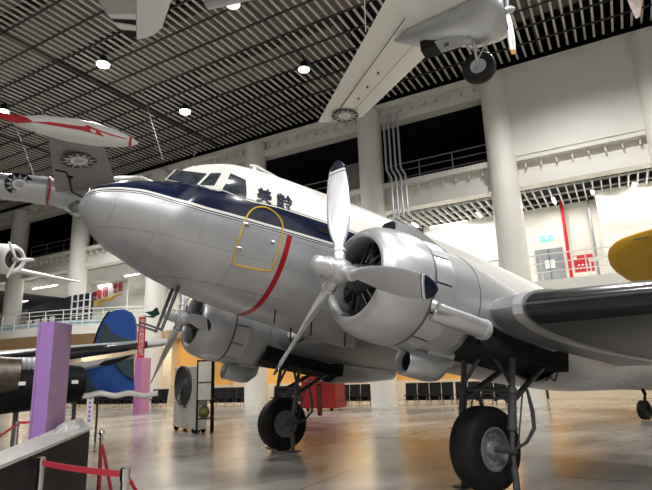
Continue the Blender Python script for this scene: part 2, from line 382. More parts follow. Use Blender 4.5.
# left first floor: dark glazed room, chairs, red-lettered banner
# ns of room: front corner
rn = 13.1
rs0, rs1, rs2 = s18(90, 310, rn), s18(72, 310, rn), s18(28, 310, 15.2)
root = empty('glazed_screen', H(rn, rs0, 4.84)); tag(root, 'dark glazed screen wall on the curved balcony at left', 'screen')
ztop = z_at(72, 295.5, rn)
b = MB(); b.prism([H(n_, s_, 4.84) for n_, s_ in ((rn, rs0), (rn, rs1), (15.2, rs2), (15.4, rs2), (rn+.2, rs1-.1), (rn+.2, rs0))], (0, 0, ztop-4.84))
b.build('dark_glazing', M['darkglass'], root)
b = MB()
for k in range(4):
    s_ = rs0+(rs1-rs0)*k/3; b.hbox(rn-.08, rn-.01, s_-.04, s_+.04, 4.84, ztop)
for k in range(1, 4): b.hbox(rn-.08, rn-.01, rs0, rs1, 5.25+.45*k-.03, 5.25+.45*k+.03)
b.build('mullion', M['white_metal'], root)
def office_chair(loc, label):
    r = empty('lounge_chair', loc); tag(r, label, 'chair', 'white chairs on the balcony')
    b = MB(); b.box(loc+Vector((0, 0, .45)), (.5, .5, .06), (DN, DS, Vector((0, 0, 1)))); b.build('seat', M['white_metal'], r)
    b = MB(); b.box(loc+Vector((0, 0, .72))-DN*.24, (.04, .5, .5), (DN, DS, Vector((0, 0, 1)))); b.build('backrest', M['white_metal'], r)
    for i in (-1, 1):
        for j in (-1, 1):
            b = MB(); b.tube([loc+DN*.2*i+DS*.2*j, loc+DN*.2*i+DS*.2*j+Vector((0, 0, .43))], .02, 6); b.build('leg', M['white_metal'], r)
    return r
oc = None
for k in range(4):
    q = atH(33+k*7.5, 318, 13.3+.12*(3-k)); q.z = 4.84
    if oc is None: oc = office_chair(q, 'white lounge chair behind the curved railing, leftmost, before the dark screen')
    else:
        c = copy_tree(oc); c.location = q; c['label'] = 'white lounge chair behind the curved railing, '+['', 'second from left', 'third from left', 'rightmost'][k]
bn0, bn1 = atH(91.5, 290, 18.5), atH(128, 285, 18.5)
root = empty('lettered_banner', Vector((bn0.x, bn0.y, 5.6))); tag(root, 'white banner with red characters and an orange swoosh on the first floor', 'banner')
nb, sb1 = ns(bn0); _, sb0 = ns(bn1); zb0, zb1 = z_at(110, 312, 18.5), z_at(110, 282, 18.5)
b = MB(); b.hbox(18.5, 18.56, sb0, sb1, zb0, zb1); b.build('banner_sheet', M['white'], root)
def red_glyph(b, s, z, w, h, k):
    t = w*.16; n0, n1 = 18.44, 18.5
    st = [[(0, .9, 1, .9), (.5, 1, .5, 0), (0, .55, 1, .55), (.1, .1, .9, .1), (.15, .9, .15, .6), (.85, .9, .85, .6)],
          [(.2, 1, 0, .6), (.2, .75, .2, 0), (.4, .85, 1, .85), (.7, .85, .7, .05), (.4, .45, 1, .45), (.4, .05, 1, .05)],
          [(0, .95, 1, .95), (0, 0, 1, 0), (0, .95, 0, 0), (1, .95, 1, 0), (.2, .5, .8, .5), (.5, .8, .5, .2)]][k % 3]
    for x0, y0, x1, y1 in st:
        b.tube([H(18.45, s+(1-x0)*w-w, z+y0*h), H(18.45, s+(1-x1)*w-w, z+y1*h)], t*.6, 5)
LX = sb1-sb0
for k, (fx, fz) in enumerate(((.08, .45), (.21, .5), (.36, .55), (.62, .62), (.77, .65))):
    b = MB(); red_glyph(b, sb1-fx*LX, zb0+fz*(zb1-zb0), LX*.10, (zb1-zb0)*.30, k); b.build('red_character', M['red_fab'], root)
b = MB()
pts = [(.02, .28), (.12, .36), (.25, .30), (.4, .45), (.55, .42), (.7, .52), (.88, .55)]
b.tube([H(18.46, sb1-x*LX, zb0+z*(zb1-zb0)) for x, z in pts], [.16, .14, .18, .1, .13, .12, .04], 6)
b.build('orange_swoosh', M['yellow_line'], root)

# ------------------------------------------------------------------ lamps
def spot(name, loc, power, color=(1, .985, .96), ang=150, rad=.25):
    l = bpy.data.lights.new(name, 'SPOT'); l.energy = power; l.spot_size = R(ang); l.spot_blend = .6; l.shadow_soft_size = rad; l.color = color
    o = bpy.data.objects.new(name, l); o.location = loc; col.objects.link(o); return o
def high_bay(p, label, on=True, vis=True, power=2700):
    r = empty('high_bay_lamp', p); tag(r, label, 'ceiling lamp', 'high bay lamps under the louvre ceiling')
    b = MB(); b.lathe([(0, .04), (.02, .14), (.3, .16), (.34, .27), (.36, .27)], p+Vector((0, 0, .45)), (0, 0, -1), 20, True); b.build('housing', M['black'], r, True)
    b = MB(); b.lathe([(0, .26), (.06, .25), (.12, .15), (.14, .01)], p+Vector((0, 0, .09)), (0, 0, -1), 20, True); b.build('lamp_lens', M['lamp'] if on else M['lamp_dim'], r, True)
    b = MB(); b.tube([p+Vector((0, 0, .4)), p+Vector((0, 0, 1.2))], .02, 6); b.build('hanger', M['black'], r)
    if on: spot('lamp_light', p-Vector((0, 0, .1)), power)
for (x, y), lab, on in (((103, 66), 'bright ceiling lamp right of the wing tip at top left', True), ((185, 113), 'bright ceiling lamp directly above the aircraft cockpit', True),
                        ((3, 113), 'bright ceiling lamp at the left edge behind the tip tank tail', True), ((304, 71), 'dimmed ceiling lamp beside the tip of the hanging wing', False),
                        ((233, 6), 'dimmed ceiling lamp at the top between the two hanging wings', False)):
    high_bay(onz(x, y, 14.45), lab, on)
for n_, s_ in ((-14, -12), (-5, -12), (4, -12), (-14, -3), (-3, -3.5), (8, -4), (-14, 7), (8, 22)):
    spot('lamp_light', H(n_, s_, 14.4), 2700)
# tubes of the first floor ceiling
def tube_lamp(p, ax, L, label, power=60):
    r = empty('tube_lamp', p); tag(r, label, 'tube lamp')
    b = MB(); b.box(p+Vector((0, 0, .05)), (L, .16, .05), (ax, ax.cross(Vector((0, 0, 1))), Vector((0, 0, 1)))); b.build('housing', M['white_metal'], r)
    b = MB(); b.tube([p-ax*L*.48, p+ax*L*.48], .05, 8); b.build('tube', M['tube'], r)
    if power:
        l = bpy.data.lights.new('tube_light', 'AREA'); l.shape = 'RECTANGLE'; l.size = L; l.size_y = .2; l.energy = power
        l.color = (1, .98, .94); o = bpy.data.objects.new('tube_light', l); o.location = p-Vector((0, 0, .08)); o.rotation_euler = (0, 0, math.atan2(ax.y, ax.x)); col.objects.link(o)
for (x, y), ax, L, lab in (((415, 225), DN, .8, 'short bright tube lamp above the engine nacelle'), ((462, 235), DS, 2.0, 'long tube lamp left of the big column'), ((479, 215), DN, .8, 'short tube lamp just left of the big column'),
                           ((554, 201), DN, .9, 'bright tube lamp above the exit sign'), ((593, 195), DN, .5, 'faint tube lamp above the dark grey pipe'), ((634, 187), DN, .7, 'brightest round lamp near the right edge'),
                           ((115, 283), DS, 2.2, 'tube lamp above the red-lettered banner'), ((45, 287), DS, 3.2, 'tube lamp above the dark glazed screen'), ((20, 302), DS, 2.4, 'leftmost tube lamp behind the leftmost column'), ((132, 275), DS, 1.5, 'tube lamp close to the aircraft nose at left')):
    p = onz(x, y, 8.92)
    n_, s_ = ns(p)
    lim = (17.6 if s_ > -4 else 16.2) if s_ < 4.3 else 24
    if n_ > lim or n_ < NC+.8: n_ = min(max(n_, NC+1.0), lim); p = H(n_, s_, 8.92)
    tube_lamp(p, ax, L, lab, 45)
for s_ in (-8, 0, 8, 16, 24, 32, 40):
    area_light('first_floor_light', H(15.5 if s_ < -3 else 16.3 if s_ < 4 else 19.5, s_, 8.85), 1.2, 95 if s_ < 20 else 230, (1, .98, .93), 5)
for s_ in (-16, -8, 0, 8, 16, 24, 32, 40):
    area_light('ground_floor_light', H(17.6, s_, 4.2), 2.4, 190, (1, .80, .55), 5)

# ------------------------------------------------------------------ main aircraft frame
TH = R(11.54); CT, ST = math.cos(TH), math.sin(TH); AX, AZ = 6.26, -1.76
def W(x, y, z):
    dx, dz = x-AX, z-AZ; return Vector((CT*dx+ST*dz, y, -ST*dx+CT*dz+.55))
X0 = .766
xk = [0, .08, .25, .5, .9, 1.4, 2.0, 3.0, 5.0, 8.0, 11.0, 14, 17, 18.5, 19.6]
zk = [.716, .60, .44, .28, .14, -.02, -.13, -.22, -.31, -.31, -.15, .32, .85, 1.1, 1.25]
ztn = [.716, 1.01, 1.12, 1.26, 1.40, 1.62, 2.14, 2.22, 2.30, 2.27, 2.13, 1.98, 1.8, 1.7, 1.6]
wx = [0, .06, .2, .45, .8, 1.3, 2.0, 3.0, 4.2, 9, 11, 13, 15, 17, 18.5, 19.7]
wv = [0, .24, .45, .66, .84, 1.0, 1.12, 1.19, 1.22, 1.22, 1.14, 1.0, .78, .5, .3, .08]
def pch(xs, ys):
    xs = np.array(xs, float); ys = np.array(ys, float); h = np.diff(xs); d = np.diff(ys)/h; m = np.zeros(len(xs))
    for i in range(1, len(xs)-1):
        if d[i-1]*d[i] > 0: w1 = 2*h[i]+h[i-1]; w2 = h[i]+2*h[i-1]; m[i] = (w1+w2)/(w1/d[i-1]+w2/d[i])
    m[0] = d[0]; m[-1] = d[-1]
    def f(x):
        x = min(max(x, xs[0]), xs[-1]); i = min(max(int(np.searchsorted(xs, x))-1, 0), len(h)-1); t = (x-xs[i])/h[i]
        return float((1+2*t)*(1-t)**2*ys[i]+t*(1-t)**2*h[i]*m[i]+t*t*(3-2*t)*ys[i+1]+t*t*(t-1)*h[i]*m[i+1])
    return f
# nose-deck profile (as though there were no cabin) and full cabin profile
f_bot = pch(xk, zk)
f_topfull = pch([0, .08, .25, .5, .9, 1.1, 1.35, 1.6, 2.0, 2.4, 3.0, 5.0, 8.0, 11.0, 14, 17, 18.5, 19.6], [.716, 1.01, 1.12, 1.26, 1.39, 1.46, 1.86, 1.98, 2.13, 2.19, 2.23, 2.30, 2.27, 2.13, 1.98, 1.8, 1.7, 1.6])
f_topnose = pch([0, .08, .25, .5, .9, 1.4, 2.0, 20], [.716, 1.01, 1.12, 1.26, 1.40, 1.54, 1.62, 1.6])
f_w = pch(wx, wv)
EXP = 2.15
def nose_r(s):   # rounded start
    return s
def half(x, z):
    s = x-X0; a, c, w_ = f_topfull(s), f_bot(s), f_w(s); q = (z-(a+c)/2)/((a-c)/2)
    return w_*(1-min(abs(q), .9999)**EXP)**(1/EXP)
def ws_plane(x, y):
    # height of the windscreen facets above the nose deck at (x, y)
    ay = abs(y)
    ridge = 1.83+(.42/.48)*ay if ay < .48 else 2.25+(.16/.32)*(ay-.48)   # base line in plan
    base = 1.55-.10*(ay/.48) if ay < .48 else 1.45-.05*(ay-.48)/.32
    return base+(x-ridge)*1.95
UVF = []
def fuselage():
    ss = list(np.linspace(0, 1, 14)**2*.5)+list(np.arange(.56, 1.0, .07))+list(np.arange(1.02, 2.0, .022))+list(np.arange(2.05, 5.2, .15))+list(np.arange(5.5, 19.7, .5))+[19.65]
    n = 120; rings = []; uv = []
    for s in ss:
        a, c, w_ = f_topfull(s), f_bot(s), max(f_w(s), .004); r = []
        for k in range(n):
            t = 2*math.pi*k/n; cc, sn = math.cos(t), math.sin(t)
            y = w_*math.copysign(abs(cc)**(2/EXP), cc); z = (a+c)/2+(a-c)/2*math.copysign(abs(sn)**(2/EXP), sn)
            x = X0+s
            if 1.0 < s < 2.05 and z > 1.25 and sn > 0:
                # nose deck height at this y
                an = f_topnose(s); cn = f_bot(s); q = min(abs(y)/max(w_, .01), 1)
                zn = (an+cn)/2+(an-cn)/2*(1-q**EXP)**(1/EXP)
                z = min(z, max(zn, ws_plane(x, y)))
            r.append(W(x, y, z)); uv.append((x, z))
        rings.append(r)
    b = MB(); b.loft(rings, True)
    return b, uv
def livery_mat():
    m = bpy.data.materials.new('aircraft_livery'); m.use_nodes = True; nt = m.node_tree; L = nt.links; N = nt.nodes; bs = N['Principled BSDF']
    at_ = N.new('ShaderNodeAttribute'); at_.attribute_name = 'station'
    sp = N.new('ShaderNodeSeparateXYZ'); L.new(at_.outputs['Vector'], sp.inputs[0])
    X, Y, Z = sp.outputs
    def mth(op, a, b_=None):
        n = N.new('ShaderNodeMath'); n.operation = op
        for i, v in enumerate((a, b_)):
            if v is None: continue
            if isinstance(v, (int, float)): n.inputs[i].default_value = v
            else: L.new(v, n.inputs[i])
        return n.outputs[0]
    def curve(pts):   # piecewise height along the fuselage, x in 0..21 -> z in 0..2.5
        n = N.new('ShaderNodeFloatCurve'); c = n.mapping.curves[0]; n.mapping.use_clip = False
        c.points[0].location = (pts[0][0]/21, pts[0][1]/2.5); c.points[1].location = (pts[-1][0]/21, pts[-1][1]/2.5)
        for x, z in pts[1:-1]: c.points.new(x/21, z/2.5)
        for p in c.points: p.handle_type = 'VECTOR'
        n.mapping.update(); L.new(mth('DIVIDE', X, 21), n.inputs['Value']); return mth('MULTIPLY', n.outputs[0], 2.5)
    low = curve([(.7, .86), (.85, .91), (1.1, .965), (1.45, .985), (1.85, .945), (2.3, .925), (3.2, .95), (4.3, 1.0), (9, 1.05), (20, 1.3)])
    up = curve([(.7, 2.4), (1.7, 2.4), (1.82, 1.60), (2.05, 1.51), (2.36, 1.36), (2.42, 1.27), (2.9, 1.235), (3.4, 1.29), (4.3, 1.32), (9, 1.36), (20, 1.5)])
    def mixc(f, A, B):
        n = N.new('ShaderNodeMix'); n.data_type = 'RGBA'; L.new(f, n.inputs['Factor'])
        for s_, v in (('A', A), ('B', B)):
            if isinstance(v, tuple): n.inputs[s_].default_value = (*v, 1)
            else: L.new(v, n.inputs[s_])
        return n.outputs['Result']
    def band(z0, off0, off1):   # 1 where z0+off0 < Z < z0+off1
        return mth('MULTIPLY', mth('GREATER_THAN', Z, mth('ADD', z0, off0)), mth('LESS_THAN', Z, mth('ADD', z0, off1)))
    tc = N.new('ShaderNodeTexCoord')
    nz = N.new('ShaderNodeTexNoise'); nz.inputs['Scale'].default_value = 1.3; nz.inputs['Detail'].default_value = 5; L.new(tc.outputs['Object'], nz.inputs['Vector'])
    br = N.new('ShaderNodeTexBrick'); br.inputs['Scale'].default_value = 1; br.inputs['Brick Width'].default_value = 1.15; br.inputs['Row Height'].default_value = .42
    br.inputs['Mortar Size'].default_value = .004; br.inputs['Color1'].default_value = (1, 1, 1, 1); br.inputs['Color2'].default_value = (.95, .95, .96, 1); br.inputs['Mortar'].default_value = (.62, .62, .62, 1)
    cb = N.new('ShaderNodeCombineXYZ'); L.new(X, cb.inputs[0]); L.new(Z, cb.inputs[1]); L.new(cb.outputs[0], br.inputs['Vector'])
    cr = N.new('ShaderNodeValToRGB'); cr.color_ramp.elements[0].position = .35; cr.color_ramp.elements[1].position = .68
    cr.color_ramp.elements[0].color = (.43, .44, .455, 1); cr.color_ramp.elements[1].color = (.53, .54, .55, 1); L.new(nz.outputs['Fac'], cr.inputs[0])
    mm = N.new('ShaderNodeMix'); mm.data_type = 'RGBA'; mm.blend_type = 'MULTIPLY'; mm.inputs['Factor'].default_value = 1; L.new(cr.outputs[0], mm.inputs['A']); L.new(br.outputs['Color'], mm.inputs['B'])
    silver = mm.outputs['Result']
    c = mixc(mth('GREATER_THAN', Z, low), silver, (.006, .010, .034))
    white = (.76, .755, .71)
    c = mixc(band(low, 0.0, .018), c, white); c = mixc(band(low, -.038, -.020), c, (.012, .018, .05)); c = mixc(band(low, -.02, 0), c, white)
    c = mixc(band(low, -.052, -.038), c, white); c = mixc(band(low, -.066, -.052), c, (.012, .018, .05))
    c = mixc(mth('GREATER_THAN', Z, up), c, white)
    c = mixc(band(up, .018, .032), c, (.012, .018, .05))
    # propeller warning stripe
    st = mth('MULTIPLY', mth('MULTIPLY', mth('GREATER_THAN', X, 3.565), mth('LESS_THAN', X, 3.655)), mth('MULTIPLY', mth('LESS_THAN', Z, .90), mth('LESS_THAN', mth('ABSOLUTE', Y), 1.5)))
    c = mixc(st, c, (.42, .012, .018))
    L.new(c, bs.inputs['Base Color'])
    ismet = mth('LESS_THAN', Z, low)
    L.new(mth('MULTIPLY', ismet, .5), bs.inputs['Metallic'])
    rg = N.new('ShaderNodeMapRange'); rg.inputs['To Min'].default_value = .30; rg.inputs['To Max'].default_value = .46; L.new(nz.outputs['Fac'], rg.inputs['Value'])
    isn = mth('MULTIPLY', mth('GREATER_THAN', Z, low), mth('LESS_THAN', Z, up))
    L.new(mth('SUBTRACT', rg.outputs[0], mth('MULTIPLY', isn, .22)), bs.inputs['Roughness'])
    n2 = N.new('ShaderNodeTexNoise'); n2.inputs['Scale'].default_value = 2.6; L.new(tc.outputs['Object'], n2.inputs['Vector'])
    bp = N.new('ShaderNodeBump'); bp.inputs['Strength'].default_value = .10; bp.inputs['Distance'].default_value = .02; L.new(n2.outputs['Fac'], bp.inputs['Height']); L.new(bp.outputs[0], bs.inputs['Normal'])
    return m
plane = empty('transport_aircraft', (0, 0, 0))
tag(plane, 'silver twin-engine propeller transport aircraft with navy cheatline and cream roof', 'aircraft')
fb, fuv = fuselage()
fus = fb.build('fuselage', livery_mat(), plane, True, 24)
att = fus.data.attributes.new('station', 'FLOAT_VECTOR', 'POINT')
def W_inv(p):
    X, Z = p.x, p.z-.55; return Vector((CT*X-ST*Z+AX, p.y, ST*X+CT*Z+AZ))
for i, v in enumerate(fus.data.vertices): att.data[i].vector = W_inv(v.co)

# glazing: facets laid a few mm proud of the skin
def facet(poly, t, name, m, par):
    b = MB(); P = [W(*p) for p in poly]; nrm = (P[1]-P[0]).cross(P[2]-P[0]).normalized()
    if nrm.dot(Vector(CAM)-P[0]) < 0 and poly[0][1] <= 0: nrm = -nrm
    if poly[0][1] > 0 and nrm.dot(Vector((-3, 8, 1.6))-P[0]) < 0: nrm = -nrm
    b.prism([p-nrm*.01 for p in P], nrm*(.01+t)); return b.build(name, m, par)
def on_ws(x, y): return (x, y, ws_plane(x, abs(y)))
def wsx(y, f):   # x on the facet at fraction f of its height
    ay = abs(y); ridge = 1.83+(.42/.48)*ay if ay < .48 else 2.25+(.16/.32)*(ay-.48)
    return ridge+f
for sgn in (-1, 1):
    def ring(poly, k):   # frame a little bigger than the pane
        c = sum((Vector(p) for p in poly), Vector())/len(poly); return [tuple(c+(Vector(p)-c)*k) for p in poly]
    A = [on_ws(wsx(.03, .015), .03), on_ws(wsx(.03, .125), .03), on_ws(wsx(.45, .135), .45), on_ws(wsx(.45, .01), .45)]
    B = [on_ws(wsx(.50, .01), .50), on_ws(wsx(.50, .145), .50), on_ws(wsx(.70, .145), .70), on_ws(wsx(.78, .01), .78)]
    for pp in (A, B):
        pp = [(x, y*sgn, z) for x, y, z in pp]
        fr = facet(ring(pp, 1.10), .004, 'window_frame', M['cream_plane'], plane); facet(pp, .012, 'pane', M['glass'], fr)
    def on_side(x, z, o=0): return (x, sgn*(half(x, z)+o), z)
    S = [(2.45, 1.29), (2.57, 1.66), (2.80, 1.60), (2.82, 1.24)]
    b = MB(); g = 6
    def grid_panel(poly, off, par, name, m):
        b = MB(); vs = []; n = 8
        for i in range(n+1):
            for j in range(n+1):
                u, v = i/n, j/n
                a = Vector(poly[0]).lerp(Vector(poly[3]), u); c = Vector(poly[1]).lerp(Vector(poly[2]), u); p = a.lerp(c, v)
                vs.append(W(*on_side(p.x, p.y, off)))
        k = len(vs); vs2 = [v-Vector((0, sgn*.02, 0)) for v in vs]
        fs = []
        for i in range(n):
            for j in range(n):
                a = i*(n+1)+j; fs.append((a, a+1, a+n+2, a+n+1)); fs.append((a+k, a+n+1+k, a+n+2+k, a+1+k))
        rim = [j for j in range(n+1)]+[i*(n+1)+n for i in range(1, n+1)]+[n*(n+1)+j for j in range(n-1, -1, -1)]+[i*(n+1) for i in range(n-1, 0, -1)]
        for a, c in zip(rim, rim[1:]+rim[:1]): fs.append((a, c, c+k, a+k))
        b.add(vs+vs2, fs); return b.build(name, m, par, True)
    S2 = [Vector((x, z)) for x, z in S]; cen = sum(S2, Vector((0, 0)))/4
    fr = grid_panel([tuple(cen+(p-cen)*1.10) for p in S2], .008, plane, 'side_window_frame', M['cream_plane'])
    grid_panel(S, .016, fr, 'pane', M['glass'])
    grid_panel([(4.06, 1.12), (4.06, 1.21), (4.30, 1.22), (4.30, 1.13)], .012, plane, 'astrodome_vent', M['black'])
    for k in range(7):
        xx = 5.35+k*1.05; fr = grid_panel([(xx, 1.12), (xx, 1.50), (xx+.42, 1.50), (xx+.42, 1.12)], .004, plane, 'cabin_window_frame', M['cream_plane'])
        grid_panel([(xx+.03, 1.15), (xx+.03, 1.47), (xx+.39, 1.47), (xx+.39, 1.15)], .010, fr, 'pane', M['glass'])
def side(x, z, o=.0, sgn=-1): return W(x, sgn*(half(x, z)+o), z)
# crew door outline with hinges
dp = [(2.87, .36), (2.85, .62), (2.87, .92), (2.91, 1.06), (3.0, 1.165), (3.14, 1.215), (3.28, 1.19), (3.40, 1.11), (3.47, .98), (3.49, .7), (3.485, .38), (3.42, .31), (2.94, .28), (2.87, .36)]
def densify(P, st=.05):
    out = []
    for a, c in zip(P, P[1:]):
        a, c = Vector(a), Vector(c); n = max(1, int((c-a).length/st))
        out += [a.lerp(c, i/n) for i in range(n)]
    return out+[Vector(P[-1])]
def catmull(P, n=8):
    P = [Vector(p) for p in P]; P = P[:-1]; N_ = len(P); out = []
    for i in range(N_):
        a, b_, c, d = P[i-1], P[i], P[(i+1) % N_], P[(i+2) % N_]
        for k in range(n):
            t = k/n; out.append(.5*((2*b_)+(c-a)*t+(2*a-5*b_+4*c-d)*t*t+(3*b_-a-3*c+d)*t**3))
    return out+[out[0]]
b = MB(); b.tube([side(p.x, p.y, .008) for p in catmull(dp)], .013, 6)
dr = b.build('crew_door_outline', M['yellow_line'], plane, True); dr['label'] = 'yellow outline of the crew door'
for z in (.50, .86):
    b = MB(); b.tube([side(2.84, z, .012), side(2.90, z+.0, .02), side(2.95, z, .012)], [.01, .022, .01], 6); b.build('door_hinge', M['silver'], dr)
b = MB(); b.tube([side(3.33, .72, .012), side(3.38, .72, .025)], .02, 6); b.build('door_handle', M['silver'], dr)
# name characters projected on the skin
def char_mesh(ch, x0, z0, w_, h_, par):
    cu = bpy.data.curves.new('name_character', 'FONT'); cu.body = ch; cu.size = 1.0; cu.offset = .004
    to = bpy.data.objects.new('tmp', cu); col.objects.link(to)
    bpy.context.view_layer.update(); dg = bpy.context.evaluated_depsgraph_get()
    me = bpy.data.meshes.new_from_object(to.evaluated_get(dg)); bpy.data.objects.remove(to)
    vs = [v.co.copy() for v in me.vertices]; fs = [list(p.vertices) for p in me.polygons]
    mnx, mxx = min(v.x for v in vs), max(v.x for v in vs); mny, mxy = min(v.y for v in vs), max(v.y for v in vs)
    b = MB(); P = []; Q = []
    for v in vs:
        x = x0+(v.x-mnx)/(mxx-mnx)*w_; z = z0+(v.y-mny)/(mxy-mny)*h_
        z += (x-x0)*.10
        P.append(side(x, z, .014)); Q.append(side(x, z, .002))
    n = len(P); F = [tuple(f) for f in fs]
    cnt = {}
    for f in F:
        for a, c in zip(f, f[1:]+f[:1]): cnt.setdefault((min(a, c), max(a, c)), []).append((a, c))
    sidef = [(e[0][1], e[0][0], e[0][0]+n, e[0][1]+n) for e in cnt.values() if len(e) == 1]
    b.add(P+Q, F+sidef)
    for dx_, dz_ in ((.006, 0), (0, .005), (.006, .005)):
        P2 = [side(W_inv(p).x+dx_, W_inv(p).z+dz_, .014+dx_*.05) for p in P]; Q2 = [side(W_inv(p).x+dx_, W_inv(p).z+dz_, .002) for p in P]
        b.add(P2+Q2, F+sidef)
    o = b.build('name_character', M['navy'], par); return o
char_mesh('美', 2.985, 1.275, .24, .265, plane)
char_mesh('齡', 3.315, 1.295, .27, .265, plane)
# roof aerial
p0, p1 = W(3.30, 0, 2.22), W(3.30, 0, 2.40)
b = MB(); b.tube([p0, p1], [.06, .035], 8); b.tube([W(3.2, 0, 2.40), W(3.32, 0, 2.43), W(3.86, 0, 2.38)], [.02, .028, .012], 8); b.build('roof_aerial', M['cream_plane'], plane, True)
# pitot masts under the nose
for y in (-.14, .14):
    b = MB(); b.tube([W(2.42, y, -.05), W(2.32, y, -.78)], [.03, .022], 8); b.tube([W(2.32, y, -.76), W(1.98, y, -.72)], [.018, .012], 8)
    b.build('pitot_mast', M['gear'], plane, True)
# little drain/antenna bits under the belly
for x in (3.9, 4.6, 5.3):
    b = MB(); b.tube([W(x, -.55, f_bot(x-X0)+.1), W(x+.02, -.55, f_bot(x-X0)-.12)], .012, 6); b.build('drain_mast', M['black'], plane)
b = MB(); b.tube([W(4.4, -.25, -.28), W(4.42, -.25, -.50), W(4.50, -.25, -.50), W(4.62, -.25, -.46), W(4.68, -.25, -.40)], .014, 6); b.build('whip_aerial', M['black'], plane)

# wings
def naca(u, t=.15, m_=.02, p_=.35):
    yt = 5*t*(.2969*math.sqrt(u)-.126*u-.3516*u*u+.2843*u**3-.1036*u**4)
    yc = m_/p_**2*(2*p_*u-u*u) if u < p_ else m_/(1-p_)**2*((1-2*p_)+2*p_*u-u*u)
    return yc+yt, yc-yt
def wing_ring(le, te, up, t=.15, umax=1.0, off=0.0, n=18):
    le, te, up = Vector(le), Vector(te), Vector(up); c = te-le; L = c.length
    us = [umax*(1-math.cos(math.pi*i/n/ (1 if umax == 1 else 2)))/(2 if umax == 1 else 1) for i in range(n+1)]
    top = [le+c*u+up*(naca(u, t)[0]*L+off) for u in us]; bot = [le+c*u+up*(naca(u, t)[1]*L-off) for u in us]
    r = top[::-1]+bot[1:]
    if off: r = [p-c.normalized()*off*1.5 if True else p for p in r]
    return r
def wing_rings(secs, **k): return [wing_ring(le, te, up, t, **k) for le, te, up, t in secs]
def LE(y): a = max(abs(y)-3.9, 0); return (5.45+.30*a, y, -.10+.055*a)
def TE(y): a = max(abs(y)-3.9, 0); return (9.78-.02*a, y, -.02+.085*a)
UPV = W(0, 0, 1)-W(0, 0, 0)
def wsec(y, t): return (W(*LE(y)), W(*TE(y)), UPV, t)
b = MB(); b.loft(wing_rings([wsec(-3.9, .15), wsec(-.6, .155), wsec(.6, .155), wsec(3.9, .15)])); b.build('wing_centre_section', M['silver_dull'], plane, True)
for sg in (-1, 1):
    b = MB(); ys = [3.93, 6, 9, 12, 13.6, 14.2, 14.45]
    secs = []
    for y in ys:
        le, te = Vector(LE(sg*y)), Vector(TE(sg*y))
        if y > 13.5:
            f = {13.6: 0, 14.2: .25, 14.45: .42}[y]; mid = le.lerp(te, .45); le = le.lerp(mid, f*2 if f < .5 else 1); te = te.lerp(mid, f*2)
        secs.append((W(*le), W(*te), UPV, .145 if y < 13 else .10))
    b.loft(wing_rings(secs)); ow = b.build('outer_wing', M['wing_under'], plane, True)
    b = MB(); b.loft(wing_rings([wsec(sg*4.02, .145), wsec(sg*13.4, .13)], umax=.062, off=.008), True); bt = b.build('deicing_boot', M['boot'], ow, True); bt['label'] = 'glossy black rubber boot on the leading edge'
    b = MB()
    for y0, y1, o_ in ((3.86, 3.98, .02),):
        b.loft([wing_ring(W(*LE(sg*y)), W(*TE(sg*y)), UPV, .15, 1.0, o_) for y in (y0, y1)])
    b.build('wing_joint_strap', M['silver'], ow, True)
    # hinge line of the aileron as a thin raised strip
    b = MB(); b.tube([W(*(Vector(LE(sg*y)).lerp(Vector(TE(sg*y)), .78)+Vector((0, 0, -.17+.012*(y-4))))) for y in (4.2, 6, 8, 10)], .02, 6); b.build('aileron_hinge_line', M['black'], ow)

